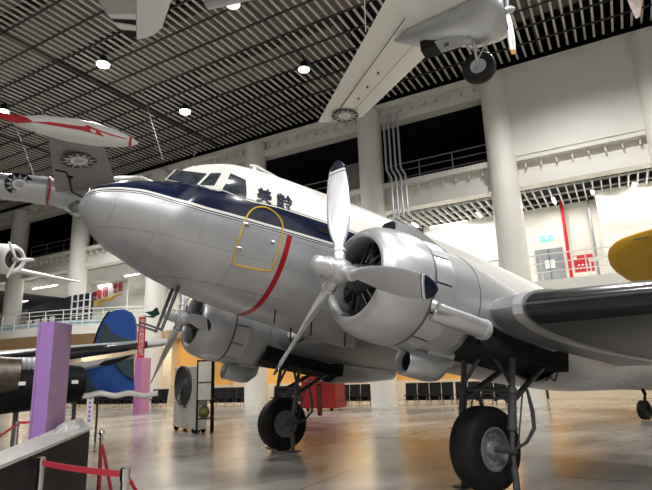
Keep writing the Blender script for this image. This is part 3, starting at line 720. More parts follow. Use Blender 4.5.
# nacelles, engines, propellers, gear
def nacelle(sg):
    cy = sg*2.82
    A = W(1, 0, 0)-W(0, 0, 0)
    def C(x, r=0, t=0): return W(x, cy+r*math.sin(t), r*math.cos(t))
    n = 56; top = pch([4.68, 5.2, 6.0, 7.0, 8.0, 9.3], [.71, .70, .62, .46, .30, .10]); bot = pch([4.68, 5.2, 6.0, 7.0, 8.0, 9.3], [-.71, -.74, -.78, -.74, -.60, -.30]); wd = pch([4.68, 5.2, 6.0, 7.0, 8.0, 9.3], [.71, .70, .66, .60, .48, .16])
    rings = []; xs = list(np.arange(4.68, 9.31, .11))
    for x in xs:
        a, c, w_ = top(x), bot(x), wd(x); rings.append([W(x, cy+w_*math.sin(2*math.pi*k/n), (a+c)/2+(a-c)/2*math.cos(2*math.pi*k/n)) for k in range(n)])
    b = MB(); vs = [p for r in rings for p in r]; fs = []
    for i in range(len(rings)-1):
        for k in range(n):
            ang = (k+.5)/n*360
            if 5.22 < xs[i] < 7.3 and abs(ang-180) < 68: continue
            a_ = i*n+k; c_ = i*n+(k+1) % n; fs.append((a_, c_, c_+n, a_+n))
    b.add(vs, fs); nac = b.build('engine_nacelle', M['silver'], plane, True)
    sm = nac.modifiers.new('skin', 'SOLIDIFY'); sm.thickness = .03
    b = MB(); b.box(W(6.28, cy, -.30), (2.1, 1.14, .52), (A, Vector((0, 1, 0)), UPV)); b.build('wheel_well', M['well'], nac)  # solid liner box, coloured dark for the depth shade of the opening
    for sd in (-1, 1):   # doors hanging along the opening, in the same shade colour as the well
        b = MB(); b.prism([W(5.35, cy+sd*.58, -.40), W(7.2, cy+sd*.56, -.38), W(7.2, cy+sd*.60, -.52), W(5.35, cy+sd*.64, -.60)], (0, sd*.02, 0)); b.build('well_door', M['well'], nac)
    # panel seams
    for x in (5.25,):
        b = MB(); b.tube([W(x, cy+(wd(x)+.004)*math.sin(t), (top(x)+bot(x))/2+((top(x)-bot(x))/2+.004)*math.cos(t)) for t in np.linspace(-2.3, 2.3, 50)], .006, 4); b.build('panel_seam', M['gear'], nac)
    # cowl ring: rounded lip, outer skin, inner duct
    prof = [(4.40, .735), (4.25, .74), (4.05, .725), (3.90, .69), (3.80, .64), (3.745, .585), (3.735, .55), (3.745, .52), (3.78, .50), (3.9, .50), (4.2, .56), (4.38, .66)]
    b = MB(); b.lathe([(x, r) for x, r in prof]+[prof[0]], W(0, cy, 0), A, 72); cw = b.build('cowling', M['silver'], nac, True)
    b = MB()
    for k in range(2): b.lathe([(4.405+.0*k, .73), (4.425, .737), (4.445, .73)], W(0, cy, 0), A, 72)
    b.build('cowling_seam', M['silver_dull'], cw, True)
    # cowl flaps, a ring of plates slightly open
    for k in range(12):
        t0, t1 = 2*math.pi*(k+.03)/12, 2*math.pi*(k+.97)/12; b = MB(); q = 6; r0, r1 = [], []
        inner = [];
        outer = [[C(x, r, t0+(t1-t0)*j/q) for j in range(q+1)] for x, r in ((4.45, .725), (4.72, .745))]
        inner = [[C(x, r, t0+(t1-t0)*j/q) for j in range(q+1)] for x, r in ((4.72, .73), (4.45, .71))]
        b.loft(outer+inner+[outer[0]], False, False)
        b.build('cowl_flap', M['silver'], cw, True)
    b = MB(); b.lathe([(4.44, .69), (4.75, .70)], W(0, cy, 0), A, 48); b.build('firewall_ring', M['silver_dull'], cw, True)
    # engine: crankcase and two rows of finned cylinders
    b = MB(); b.lathe([(3.62, .05), (3.64, .13), (3.80, .17), (3.95, .22), (4.3, .25), (4.5, .5), (4.55, .5)], W(0, cy, 0), A, 28, True); eng = b.build('engine', M['engine'], nac, True)
    b = MB(); b.lathe([(3.60, .10), (3.66, .135), (3.80, .155), (3.90, .20)], W(0, cy, 0), A, 24, True); b.build('gear_case', M['silver_dull'], eng, True)
    for row, (xx, ph) in enumerate(((4.02, 0), (4.22, math.pi/7))):
        for k in range(7):
            t = 2*math.pi*k/7+ph; b = MB(); rad = Vector((0, math.sin(t), 0))+UPV*math.cos(t)
            prof2 = []; r_ = .20
            while r_ < .49: prof2 += [(r_, .085), (r_+.008, .085), (r_+.009, .07), (r_+.02, .07)]; r_ += .021
            prof2 += [(.50, .06), (.51, .01)]
            b.lathe(prof2, C(xx), rad, 14, True)
            d = rad.cross(A).normalized()
            for q_ in (-1, 1): b.tube([C(xx-.06)+d*q_*.07+rad*.49, C(xx-.16)+d*q_*.05+rad*.2], .012, 6)
            b.build('cylinder', M['engine'], eng, True)
    # propeller
    b = MB(); b.lathe([(3.36, .09), (3.40, .15), (3.50, .165), (3.60, .15), (3.66, .10)], W(0, cy, 0), A, 28, True)
    ph0 = R(-14.1) if sg < 0 else R(-19.5)
    for k in range(3):
        a = ph0+2*math.pi*k/3; rd = Vector((0, -math.sin(a), 0))+UPV*math.cos(a)
        b.lathe([(.08, .085), (.25, .08), (.26, .092), (.30, .092), (.31, .06)], C(3.52), rd, 18, True)
    pr_ = b.build('propeller_hub', M['prop'], nac, True)
    b = MB(); b.lathe([(3.12, .002), (3.125, .05), (3.14, .085), (3.17, .105), (3.22, .112), (3.30, .115), (3.31, .135), (3.34, .135), (3.35, .12), (3.38, .12)], W(0, cy, 0), A, 28, True); b.build('dome', M['prop'], pr_, True)
    for k in range(3):
        a = ph0+2*math.pi*k/3; rd = Vector((0, -math.sin(a), 0))+UPV*math.cos(a); tg = A.cross(rd).normalized()
        if k == 0: pass
        stn = [(.28, .055, .055, 70), (.40, .075, .05, 62), (.55, .12, .045, 52), (.75, .15, .036, 44), (1.0, .162, .028, 36), (1.25, .158, .021, 30), (1.45, .142, .016, 26), (1.60, .115, .012, 23), (1.68, .088, .010, 22), (1.73, .05, .008, 21), (1.752, .012, .005, 21)]
        b = MB(); rings = []; rl = None
        def blade_ring(r_, c_, t_, p_):
            p_ = R(p_); cd = tg*math.cos(p_)+A*math.sin(p_); nd = -tg*math.sin(p_)+A*math.cos(p_)
            return [C(3.52)+rd*r_+cd*c_*math.cos(2*math.pi*j/20)+nd*t_*math.sin(2*math.pi*j/20) for j in range(20)]
        b.loft([blade_ring(*s_) for s_ in stn]); bl_ = b.build('blade', M['prop'], pr_, True)
        fi = lambda r_: tuple(np.interp(r_, [s_[0] for s_ in stn], [s_[j] for s_ in stn]) for j in (1, 2, 3))
        # navy tip with a white band, painted skin over the blade end
        b = MB(); b.cur = 0
        rr = [1.585, 1.62, 1.66, 1.70, 1.73, 1.754]; b.loft([blade_ring(r_, fi(r_)[0]*1.02+.002, fi(r_)[1]*1.04+.0015, fi(r_)[2]) for r_ in rr])
        b.cur = 1; b.loft([blade_ring(r_, fi(r_)[0]*1.02+.002, fi(r_)[1]*1.04+.0015, fi(r_)[2]) for r_ in (1.545, 1.565)])
        b.cur = 0; b.loft([blade_ring(r_, fi(r_)[0]*1.02+.002, fi(r_)[1]*1.04+.0015, fi(r_)[2]) for r_ in (1.530, 1.543)])
        # tip stays with the blade mesh
        tipo = b.build('blade_tip', [M['navy'], M['white']], None, True)
        for o_ in (tipo,):
            me = bl_.data
        import bmesh
        bm = bmesh.new(); bm.from_mesh(bl_.data); nb_ = len(bm.faces); bm.from_mesh(tipo.data); bm.faces.ensure_lookup_table()
        for i_, f_ in enumerate(bm.faces):
            f_.material_index = 0 if i_ < nb_ else f_.material_index+1
        bl_.data.materials.append(M['navy']); bl_.data.materials.append(M['white']); bm.to_mesh(bl_.data); bm.free(); bpy.data.objects.remove(tipo)
    # oil cooler scoop below
    def er(x, z, ry, rz, k=28): return [W(x, cy+ry*math.sin(2*math.pi*j/k), z+rz*math.cos(2*math.pi*j/k)) for j in range(k)]
    b = MB(); b.loft([er(4.80, -.86, .10, .11), er(4.66, -.88, .135, .145), er(4.64, -.88, .15, .16), er(4.66, -.88, .165, .175), er(4.8, -.87, .19, .19), er(5.05, -.86, .21, .21), er(5.22, -.83, .21, .21), er(5.36, -.74, .19, .17), er(5.40, -.62, .15, .10)])
    sc = b.build('oil_cooler_scoop', M['silver'], nac, True)
    b = MB(); b.loft([er(4.74, -.87, .125, .135), er(4.76, -.87, .125, .135)]); b.build('scoop_mouth', M['black'], sc)
    b = MB(); b.loft([er(4.9, -.68, .20, .12), er(5.35, -.68, .22, .12)]); b.build('scoop_neck', M['silver'], sc, True)
    # carburettor air intake on top
    def br_(x, z0, z1, hw): return [W(x, cy-hw, z0), W(x, cy+hw, z0), W(x, cy+hw, z1-.03), W(x, cy+hw*.7, z1), W(x, cy-hw*.7, z1), W(x, cy-hw, z1-.03)]
    b = MB(); b.loft([br_(4.22, .66, .90, .15), br_(4.6, .66, .89, .17), br_(5.1, .60, .76, .17), br_(5.6, .5, .64, .14)]); ci = b.build('carburettor_intake', M['silver'], nac, True, 50)
    b = MB(); b.loft([br_(4.19, .72, .88, .12), br_(4.23, .72, .88, .12)]); b.build('intake_mouth', M['black'], ci)
    # exhaust stack on the outboard flank
    ey = cy+sg*.70
    b = MB(); b.tube([W(4.50, cy+sg*.60, -.36), W(4.75, ey-.02*sg, -.37), W(5.25, ey+.04*sg, -.40)], [.09, .12, .12], 16); ex = b.build('exhaust_shroud', M['silver'], nac, True)
    b = MB(); b.tube([W(4.50, ey+.03*sg, -.30), W(5.0, ey+.11*sg, -.34), W(5.2, ey+.11*sg, -.36)], [.05, .05, .062], 12); b.lathe([(0, .05), (.0, .135), (.07, .135), (.07, .10)], W(5.22, ey+.04*sg, -.40), A, 20, True); b.build('exhaust_pipe', M['prop'], ex, True)
    b = MB(); b.tube([W(4.43, cy+sg*.68, -.28), W(4.47, cy+sg*.72, -.29)], [.07, .06], 14); b.build('vent_ring', M['prop'], ex, True)
    # landing gear
    yo, yi = cy+sg*.43, cy-sg*.43
    gx = AX; b = MB()
    for y in (yo, yi):
        b.tube([W(gx-.02, y, -.32), W(gx-.02, y, -1.0)], .040, 10); b.tube([W(gx-.02, y, -.95), W(gx, y, -1.50)], .058, 12); b.tube([W(gx, y, -1.46), W(gx, y, -1.76)], .034, 12)
        b.tube([W(gx-.02, cy, -.34), W(gx-.02, y, -.92)], .03, 8)
        b.lathe([(0, .075), (.05, .075)], W(gx-.02, y, -1.03), UPV, 12, True); b.lathe([(0, .07), (.05, .07)], W(gx, y, -1.50), UPV, 12, True)
        b.tube([W(gx-.02, y, -1.0), W(gx-.02, cy+(y-cy)*.35, -1.13)], .02, 8); b.tube([W(gx-.02, cy+(y-cy)*.35, -1.0), W(gx-.02, y, -1.18)], .02, 8)
    b.tube([W(gx-.02, yo, -.98), W(gx-.02, yi, -.98)], .03, 8); b.tube([W(gx-.02, yo, -1.10), W(gx-.02, yi, -1.10)], .018, 8)
    gear = b.build('landing_gear_leg', M['gear'], plane, True)
    b = MB(); b.tube([W(gx, yo+.05*sg, AZ), W(gx, yi-.05*sg, AZ)], .04, 12); b.build('axle', M['gear'], gear, True)
    for y in (yo, yi):
        b = MB()
        b.tube([W(gx+.05, y, -1.08), W(gx+.95, y-.12*sg*(1 if y == yo else -1), -.42)], .042, 10)
        b.tube([W(gx+.30, y, -.93), W(gx+.42, y, -1.20), W(gx+.46, y, -1.42), W(gx+.30, y, -1.62), W(gx, y, -1.76)], [.02, .03, .028, .022, .02], 8)
        b.tube([W(gx+.2, y, -1.0), W(gx+.12, y, -1.72)], .012, 6)
        b.build('drag_strut', M['gear'], gear, True)
    b = MB(); b.tube([W(gx+.98, yo, -.40), W(gx+.99, yo, -.62), W(gx+.93, yo, -.72), W(gx+.82, yo, -.66), W(gx+.74, yo, -.74)], .010, 6); b.build('brake_hose', M['black'], gear)
    tw = W(gx, cy, AZ); Y = Vector((0, 1, 0))
    prof = [(-.12, .27), (-.175, .30), (-.205, .36), (-.215, .42), (-.205, .48), (-.17, .525), (-.12, .548), (-.06, .558), (0, .560), (.06, .558), (.12, .548), (.17, .525), (.205, .48), (.215, .42), (.205, .36), (.175, .30), (.12, .27)]
    prof = [(x_, min(r_, .552)) for x_, r_ in prof]
    b = MB(); b.lathe(prof+[prof[0]], tw, Y, 56); ty = b.build('tyre', M['rubber'], gear, True)
    for sd in (-1, 1):
        b = MB(); b.lathe([(.10, .275), (.165, .285), (.17, .255), (.11, .245), (.10, .12), (.15, .10), (.17, .05), (.17, .005)], tw, Y*sd, 40); 
        for k in range(10):
            t = 2*math.pi*k/10; b.tube([tw+Y*sd*.10+(Vector((math.cos(t), 0, math.sin(t))))*.19, tw+Y*sd*.135+(Vector((math.cos(t), 0, math.sin(t))))*.19], .025, 8)
        b.build('wheel_rim', M['grey_steel'], gear, True)
    return nac
nacelle(-1); nacelle(1)
# tail
b = MB(); rings = []
fin = [(14.3, 18.9, 1.75), (15.6, 19.0, 2.4), (16.7, 19.3, 3.2), (17.5, 19.6, 4.0), (18.1, 19.7, 4.6), (18.7, 19.5, 4.85)]
for x0_, x1_, z_ in fin:
    c_ = (x1_-x0_); rings.append([W(x0_+c_*u, v*c_*.35*sgn_, z_) for u, v, sgn_ in [(0, 0, 1)]+[(u, naca(u, .10, 0.0001)[0], 1) for u in (.05, .15, .3, .5, .75, .95)]+[(1, 0, 1)]+[(u, naca(u, .10, 0.0001)[0], -1) for u in (.95, .75, .5, .3, .15, .05)]])
b.loft(rings); b.build('tail_fin', M['silver_dull'], plane, True)
b = MB(); b.prism([W(19.0, -.05, 1.5), W(19.7, -.05, 1.6), W(20.3, -.05, 2.4), W(20.3, -.05, 3.9), W(19.9, -.05, 4.7), W(19.6, -.05, 4.7), W(19.55, -.05, 4.0)], (0, .1, 0)); b.build('rudder', M['silver_dull'], plane)
for sg in (-1, 1):
    secs = []
    for y, l, t_ in ((.1, 16.3, 19.4), (1.5, 16.75, 19.4), (3.0, 17.25, 19.2), (3.7, 17.6, 18.9), (3.95, 17.95, 18.6)):
        secs.append((W(l, sg*y, 1.04), W(t_, sg*y, 1.02), UPV, .10))
    b = MB(); b.loft(wing_rings(secs)); b.build('tailplane', M['silver_dull'], plane, True)
b = MB(); b.tube([W(15.9, 0, .9), W(16.35, 0, .45)], .05, 8); b.lathe([(-.1, .12), (-.12, .2), (-.08, .26), (.08, .26), (.12, .2), (.1, .12), (-.1, .12)], Vector((10.15, 0, .27)), (0, 1, 0), 28); 
tz = W(16.35, 0, .45); b.tube([tz, Vector((10.15, 0, .27))], .04, 8); b.build('tail_wheel', M['rubber'], plane, True)

# support posts under the axles
for sg in (-1, 1):
    cy = sg*2.82
    for k, y in enumerate((cy+sg*.44, cy-sg*.44)):
        r_ = empty('axle_stand', Vector((0.0, y, 0)))
        tag(r_, ['grey post supporting the outer end of the axle, ', 'grey post supporting the inner end of the axle, '][k]+('near wheel' if sg < 0 else 'far wheel'), 'stand')
        b = MB(); b.tube([Vector((0, y, .02)), Vector((0, y, .36))], .045, 12); b.tube([Vector((0, y, .34)), Vector((0, y, .50))], .028, 10); b.build('post', M['gear'], r_, True)
        b = MB(); b.box((0, y, .012), (.30, .16, .024)); b.build('foot_plate', M['gear'], r_)


# ------------------------------------------------------------------ emblem: dark disc, white rays, white sun
def emblem(c, u, v, nrm, ru, rv, par, off=.006, cr=1e3):
    u, v, nrm = u.normalized(), v.normalized(), nrm.normalized(); v = nrm.cross(u)
    P = lambda a, r, o: c+u*ru*r*math.cos(a)+v*rv*r*math.sin(a)+nrm*(o-cr+math.sqrt(max(cr*cr-(rv*r*math.sin(a))**2, 0)))
    b = MB(); 
    for r0_, r1_ in ((0, .35), (.35, .6), (.6, .8), (.8, 1)): b.loft([[P(2*math.pi*k/40, r0_+1e-3, 0) for k in range(40)], [P(2*math.pi*k/40, r1_, 0) for k in range(40)], [P(2*math.pi*k/40, r1_, off) for k in range(40)], [P(2*math.pi*k/40, r0_+1e-3, off) for k in range(40)]], False)
    disc = b.build('emblem_disc', M['navy'], par)
    b = MB()
    for k in range(12):
        a = 2*math.pi*k/12; b.prism([P(a-.235, .58, off*.9), P(a, .96, off*.9), P(a+.235, .58, off*.9)], nrm*off)
    for r0_, r1_ in ((.0, .3), (.3, .5)): b.loft([[P(2*math.pi*k/30, r0_+1e-3, off*.9) for k in range(30)], [P(2*math.pi*k/30, r1_, off*.9) for k in range(30)], [P(2*math.pi*k/30, r1_, off*2.1) for k in range(30)], [P(2*math.pi*k/30, r0_+1e-3, off*2.1) for k in range(30)]], False); b.build('emblem_sun', M['white'], disc)
    return disc

# ------------------------------------------------------------------ hanging twin trainer, upper right
tw_ = empty('hanging_trainer', at(450, 30, 12.6)); tag(tw_, 'silver-grey twin-engine aircraft hanging from the ceiling at top right, wheels down', 'aircraft')
tipT, tipL = onz(318, 122, 9.62), onz(363, 116, 9.60)
nacL, nacT = onz(446, 36, 9.05), onz(385, 1, 9.0)
sp_ = (nacL+nacT)/2-(tipT+tipL)/2
inL, inT = nacL+(nacL-tipL)*.52+Vector((0, 0, .2)), nacT+(nacT-tipT)*.50+Vector((0, 0, .2))
UPZ = Vector((0, 0, 1))
b = MB(); secs = []
tc_ = (tipT+tipL)/2
secs += [(tipL.lerp(tipT, .25)+(tc_-(nacL+nacT)/2).normalized()*.22, tipT.lerp(tipL, .12)+(tc_-(nacL+nacT)/2).normalized()*.12, UPZ, .07), (tipL, tipT, UPZ, .11), (tipL.lerp(nacL, .5), tipT.lerp(nacT, .5), UPZ, .13), (nacL, nacT, UPZ, .15), (inL, inT, UPZ, .15)]
b.loft(wing_rings(secs)); tww = b.build('wing', M['cream_plane'], tw_, True)
b = MB(); b.tube([tipT.lerp(tipL, .30)-UPZ*.03, nacT.lerp(nacL, .30)-UPZ*.14], .013, 6); b.build('aileron_line', M['gear'], tww)
b = MB(); b.tube([tipT.lerp(tipL, .62)-UPZ*.05, nacT.lerp(nacL, .62)-UPZ*.22], .007, 6); b.build('spar_line', M['silver_dull'], tww)
for f_, g_ in ((.35, .55), (.48, .55), (.62, .55)):
    p = tipL.lerp(nacL, f_).lerp(tipT.lerp(nacT, f_), g_)-UPZ*.17; b = MB(); b.tube([p, p-UPZ*.05], .03, 8); b.build('drain_cap', M['gear'], tww)
ec = (tipT*.52+tipL*.48)-UPZ*.075; ec = ec.lerp((nacT+nacL)/2, .10)
emblem(ec-UPZ*.05, (tipL-tipT), (tipL-nacL), -UPZ, .42, .42, tww, .01)
# nacelle with cowl
na0, na1 = at(405, 36, 12.9), at(509, 31, 12.2); na0.z = na1.z = 8.72; fw = (na1-na0).normalized()
def trl(x, r, k=32, dz=0): 
    u = fw.cross(UPZ).normalized(); return [na0+fw*x+UPZ*dz+u*r*math.sin(2*math.pi*j/k)+UPZ*r*math.cos(2*math.pi*j/k) for j in range(k)]
Ln = (na1-na0).length
b = MB(); b.loft([trl(-.25, .03, dz=.15), trl(.15, .20, dz=.1), trl(.6, .34, dz=.05), trl(Ln*.5, .44, dz=.02), trl(Ln*.62, .47)]); tn = b.build('engine_nacelle', M['silver'], tw_, True)
b = MB(); b.loft([trl(Ln*.60, .50), trl(Ln*.70, .545), trl(Ln*.88, .545), trl(Ln*.97, .50), trl(Ln, .44), trl(Ln*.985, .38), trl(Ln*.9, .38)], False); b.build('cowling', M['silver'], tn, True)
b = MB(); b.loft([trl(Ln*.9, .40), trl(Ln*.91, .40)]); b.lathe([(0, .12), (.12, .1)], na0+fw*Ln*.91, fw, 14, True); b.build('engine', M['engine'], tn)
b = MB(); b.box(na0+fw*.85-UPZ*.30, (.95, .36, .22), (fw, fw.cross(UPZ).normalized(), UPZ)); b.build('wheel_well', M['well'], tn)
ld = fw.cross(UPZ).normalized()
if ld.dot(Vector(CAM)-na0) < 0: ld = -ld
b = MB(); q0 = na0+fw*.70+ld*.22-UPZ*.34; b.prism([q0, q0+fw*.75, q0+fw*.75-UPZ*.30, q0+fw*.12-UPZ*.30], ld*.02); gd = b.build('wheel_door', M['silver'], tn)
b = MB()
for k in range(3): b.prism([q0+fw*(.2+k*.17)-UPZ*.12+ld*.02, q0+fw*(.30+k*.17)-UPZ*.12+ld*.02, q0+fw*(.30+k*.17)-UPZ*.2+ld*.02, q0+fw*(.2+k*.17)-UPZ*.2+ld*.02], ld*.004); break
b.build('door_recess', M['gear'], gd)
wc = at(479, 68, 12.15); 
b = MB()
t0_ = na0+fw*(wc-na0).dot(fw)-UPZ*.35
for sd in (-1, 1): b.tube([t0_+ld*.16*sd-fw*.12, t0_+ld*.15*sd-UPZ*.25, wc+ld*.14*sd], [.035, .03, .025], 8)
b.tube([wc+ld*.14, wc-ld*.14], .025, 8); b.tube([t0_+fw*.45+ld*.1, wc+UPZ*.12+ld*.12], .018, 6); b.tube([t0_+ld*.16, t0_-ld*.16], .02, 6)
b.tube([t0_-fw*.4+ld*.16, wc+UPZ*.3+ld*.15], .018, 6)
tl = b.build('landing_gear_leg', M['silver'], tn, True)
b = MB(); pf = [(-.07, .16), (-.11, .20), (-.125, .26), (-.11, .315), (-.06, .345), (0, .352), (.06, .345), (.11, .315), (.125, .26), (.11, .20), (.07, .16)]; b.lathe(pf+[pf[0]], wc, ld, 36); b.build('tyre', M['rubber'], tl, True)
b = MB()
for sd in (-1, 1): b.lathe([(.05, .165), (.10, .165), (.09, .13), (.06, .06), (.10, .04), (.10, .005)], wc, ld*sd, 24)
b.build('wheel_rim', M['silver'], tl, True)
pc = na0+fw*(Ln+.02); b = MB(); b.lathe([(-.15, .06), (0, .09), (.1, .07), (.16, .01)], pc, fw, 14, True); pp_ = b.build('propeller_hub', M['prop'], tn, True)
for k, a in enumerate((R(182), R(2))):
    rd = UPZ*math.cos(a)+ld*math.sin(a); tg_ = fw.cross(rd); stt = [(.08, .04, .03), (.3, .075, .02), (.6, .085, .013), (.9, .07, .008), (.98, .04, .006)]
    pw = R(55); cd = tg_*math.cos(pw)+fw*math.sin(pw); nd = -tg_*math.sin(pw)+fw*math.cos(pw)
    rg = lambda r_, c_, t_: [pc+rd*r_+cd*c_*math.cos(2*math.pi*j/14)+nd*t_*math.sin(2*math.pi*j/14) for j in range(14)]
    b = MB(); b.cur = 0; b.loft([rg(*x) for x in stt]); b.cur = 1; b.loft([rg(.89, .072, .010), rg(.99, .042, .008)]); b.build('blade', [M['prop'], M['yellow']], pp_, True)
# its fuselage, mostly above the frame
fd = (inL+inT)/2-sp_.normalized()*(-.35); fc = (inL+inT)/2+sp_.normalized()*.45
def frg(x, r, k=28): u = fw.cross(UPZ).normalized(); return [fc+fw*x+u*r*math.sin(2*math.pi*j/k)+UPZ*(r*1.1*math.cos(2*math.pi*j/k)+.25) for j in range(k)]
b = MB(); b.loft([frg(-6, .12), frg(-4, .38), frg(-2, .62), frg(0, .72), frg(1.5, .68), frg(2.6, .45), frg(3.0, .15)]); b.build('fuselage', M['silver'], tw_, True)
b = MB()
for q_ in (tipL.lerp(nacL, .45), nacT.lerp(tipT, .2)): b.tube([q_+UPZ*.1, q_+UPZ*5.4+Vector((.3, .2, 0))], .012, 5)
tag(b.build('suspension_cable', M['cable']), 'thin steel cables holding the hanging aircraft at top right', 'cable')

# ------------------------------------------------------------------ hanging wing at top left
hz = 9.8
def pz(x, y): return onz(x, y, hz)
wv_ = empty('hanging_fighter', pz(130, 10)); tag(wv_, 'hanging aircraft wing with black and white bands at the top left', 'aircraft')
out = [(96, -4), (104, 10), (112, 20), (122, 31), (130, 36), (137, 38), (137, -60), (80, -60)]
b = MB(); b.prism([pz(*p) for p in out], UPZ*.16); wg = b.build('wing', M['olive'], wv_)
def strip(poly, m, nm): b = MB(); b.prism([pz(*p)-UPZ*.004 for p in poly], UPZ*.02); return b.build(nm, m, wg)
strip([(111, 18), (107, 14), (136, 14), (136, 19)], M['white'], 'white_band'); strip([(113.5, 21.5), (112, 19), (136, 20), (136, 25)], M['black'], 'black_band')
strip([(119, 28.5), (114, 23), (136, 26), (136, 30.5)], M['white'], 'white_band'); strip([(130, 36), (120, 30), (136, 31), (136.5, 37.5)], M['black'], 'black_band')
ol = [(136.5, -60), (137, 38.5), (146, 37), (155, 33), (162, 27), (165, 18), (169, 6), (172, -4), (190, -60)]
b = MB(); b.prism([pz(*p)-UPZ*.03 for p in ol], UPZ*.12); fl_ = b.build('aileron', M['white'], wv_)
b = MB(); b.prism([pz(*p)+UPZ*.1 for p in [(137, 30), (138, 41), (148, 39), (157, 35), (164, 28.5), (167.5, 18), (160, 16)]], UPZ*.05); b.build('wing_tip_edge', M['black'], wv_)
c0_ = pz(130, -75); b = MB(); ax_ = (pz(190, -60)-pz(80, -60)).normalized(); b.lathe([(-4, .15), (-2.5, .45), (0, .62), (1.8, .6), (2.6, .3), (2.8, .05)], c0_+UPZ*.2, ax_, 24, True); b.build('fuselage', M['silver_dull'], wv_, True)

# ------------------------------------------------------------------ hanging jet, left
jt = empty('hanging_jet', at(20, 187, 20)); tag(jt, 'hanging silver jet with round emblem and white tip tank at left', 'aircraft')
J = lambda x, y, d=20: at(x, y, d)
def rings_px(L, k=24):
    out = []
    P = [(at(x, y, d), r) for x, y, r, d in L]
    for i, (p, r) in enumerate(P):
        t = (P[min(i+1, len(P)-1)][0]-P[max(i-1, 0)][0]).normalized(); u = t.cross(UPZ).normalized(); v = u.cross(t)
        out.append([p+(u*math.cos(2*math.pi*j/k)+v*math.sin(2*math.pi*j/k))*r for j in range(k)])
    return out
b = MB(); b.loft(rings_px([(-90, 178, .22, 20.6), (-40, 182, .36, 20.4), (0, 186, .42, 20.2), (25, 188.5, .44, 20), (48, 191, .47, 19.9)])); jf = b.build('fuselage', M['silver'], jt, True)
b = MB(); b.loft(rings_px([(48, 191, .48, 19.9), (49.5, 191.2, .48, 19.9)])); jb = b.build('red_band', M['red'], jf, True)
b = MB(); b.loft(rings_px([(49, 191, .44, 19.95), (65, 195, .46, 19.8), (85, 200, .62, 19.7), (110, 203, .80, 19.6), (140, 203, .82, 19.5), (160, 202, .6, 19.5), (180, 200, .25, 19.5)])); b.build('forward_fuselage', M['silver'], jf, True)
b = MB(); b.loft(rings_px([(95, 192, .3, 19.7), (118, 190, .48, 19.6), (140, 190, .50, 19.5), (160, 193, .3, 19.5)])); b.build('canopy', M['cream_plane'], jf, True)
ecj = at(19.5, 184.5, 19.6); vdir = (Vector(CAM)-ecj).normalized(); ru_ = (at(40, 187, 20)-at(0, 183, 20)).normalized(); rv_ = vdir.cross(ru_).normalized()
# emblem follows the round side: build as disc facing outward
emblem(ecj-vdir*.0, ru_, rv_, vdir, .42, .36, jf, .02, .46)
# intake lip and small fin piece below
b = MB(); b.loft(rings_px([(70, 207, .10, 19.4), (76, 207, .28, 19.3), (84, 210, .33, 19.3), (95, 214, .3, 19.3)])); b.build('intake', M['silver_dull'], jf, True)
b = MB(); b.prism([at(69, 214, 18.9), at(82, 212, 18.9), at(84, 216, 18.9), at(78, 217, 18.9)], UPZ*.03+DN*.03); b.build('gear_door', M['silver'], jf)
# wing up to the tank
r0_, r1_, t0_, t1_ = at(56, 196, 19.6), at(118, 192, 19.4), at(48, 133, 17.2), at(103, 141, 17.0)
nrm = (r1_-r0_).cross(t0_-r0_).normalized()
if nrm.dot(Vector(CAM)-r0_) > 0: nrm = -nrm
b = MB(); b.loft(wing_rings([(r1_, r0_, nrm, .09), (t1_, t0_, nrm, .09)])); jw = b.build('wing', M['wing_under'], jt, True)
jw.data.materials[0] = mat('mauve_grey_wing_paint', (.27, .24, .24), .5, .1, noise=.08)
ecw = at(79, 157.5, 17.9); wn = -nrm; emblem(ecw+wn*.10, (r1_-r0_), (t0_-r0_), wn, .50, .36, jw, .02)
b = MB(); b.tube([at(55, 170, 18.1), at(66, 172, 18.1), at(69, 178, 18.2), at(72, 192, 18.8), at(82, 197, 19)], .03, 6); b.tube([at(67, 176, 18.1), at(73, 178, 18.1)], .04, 6); b.build('pylon_bracket', M['black'], jw)
tk = [(8, 119, .04, 17.4), (16, 120.5, .12, 17.3), (40, 124.5, .26, 17.2), (70, 130, .34, 17.1), (95, 134.5, .33, 17.0), (115, 138.5, .26, 17.0), (129, 141.5, .155, 16.9), (132, 142, .13, 16.9), (138, 143.5, .02, 16.9)]
rgs = rings_px(tk, 32)
b = MB(); b.loft(rgs); tkm = b.build('tip_tank', M['white'], jt, True)
b = MB(); b.loft(rings_px([(129, 141.5, .165, 16.9), (131.5, 142, .145, 16.9)])); b.build('red_nose_band', M['red'], tkm, True)
# red tail cone and fin
tf = [at(3, 113.5, 17.1), at(3, 119, 17.1), at(15, 123, 17.1), at(34, 122, 17.0), at(28, 118, 17.1)]
b = MB(); b.prism([p-DN*.1 for p in tf], DN*.12); b.build('tank_fin', M['red'], tkm)
# lightning flash on the visible flank, following the tank surface
def tank_pt(x, y):
    d = Vector(ray(x, y)); o = Vector(CAM); P = [(at(a, c, e), r) for a, c, r, e in tk]
    best = None
    for k in range(900):
        q = o+d*(16.0+k*.0016)
        for (p, r), (p2, r2) in zip(P, P[1:]):
            e = p2-p; t = (q-p).dot(e)/e.length_squared
            if 0 <= t <= 1 and (q-(p+e*t)).length < r+(r2-r)*t+.012: return q
    return at(x, y, 16.7)
b = MB()
lt = [[(34, 121.5), (34.5, 122.5)], [(50, 121.9), (50, 125)], [(65, 124.0), (65, 127.6)], [(80, 126), (80, 130)], [(90, 126.5), (90, 132.6)], [(97, 129), (97, 134.5)], [(104, 136.4), (104, 136.9)]]
pA = [tank_pt(*a) for a, c in lt]; pB = [tank_pt(*c) for a, c in lt]
lt2 = [[(86, 124.6), (86, 127)], [(96, 128.5), (96, 130.5)], [(110, 133.5), (110, 135)], [(127, 138.4), (127, 139.4)]]
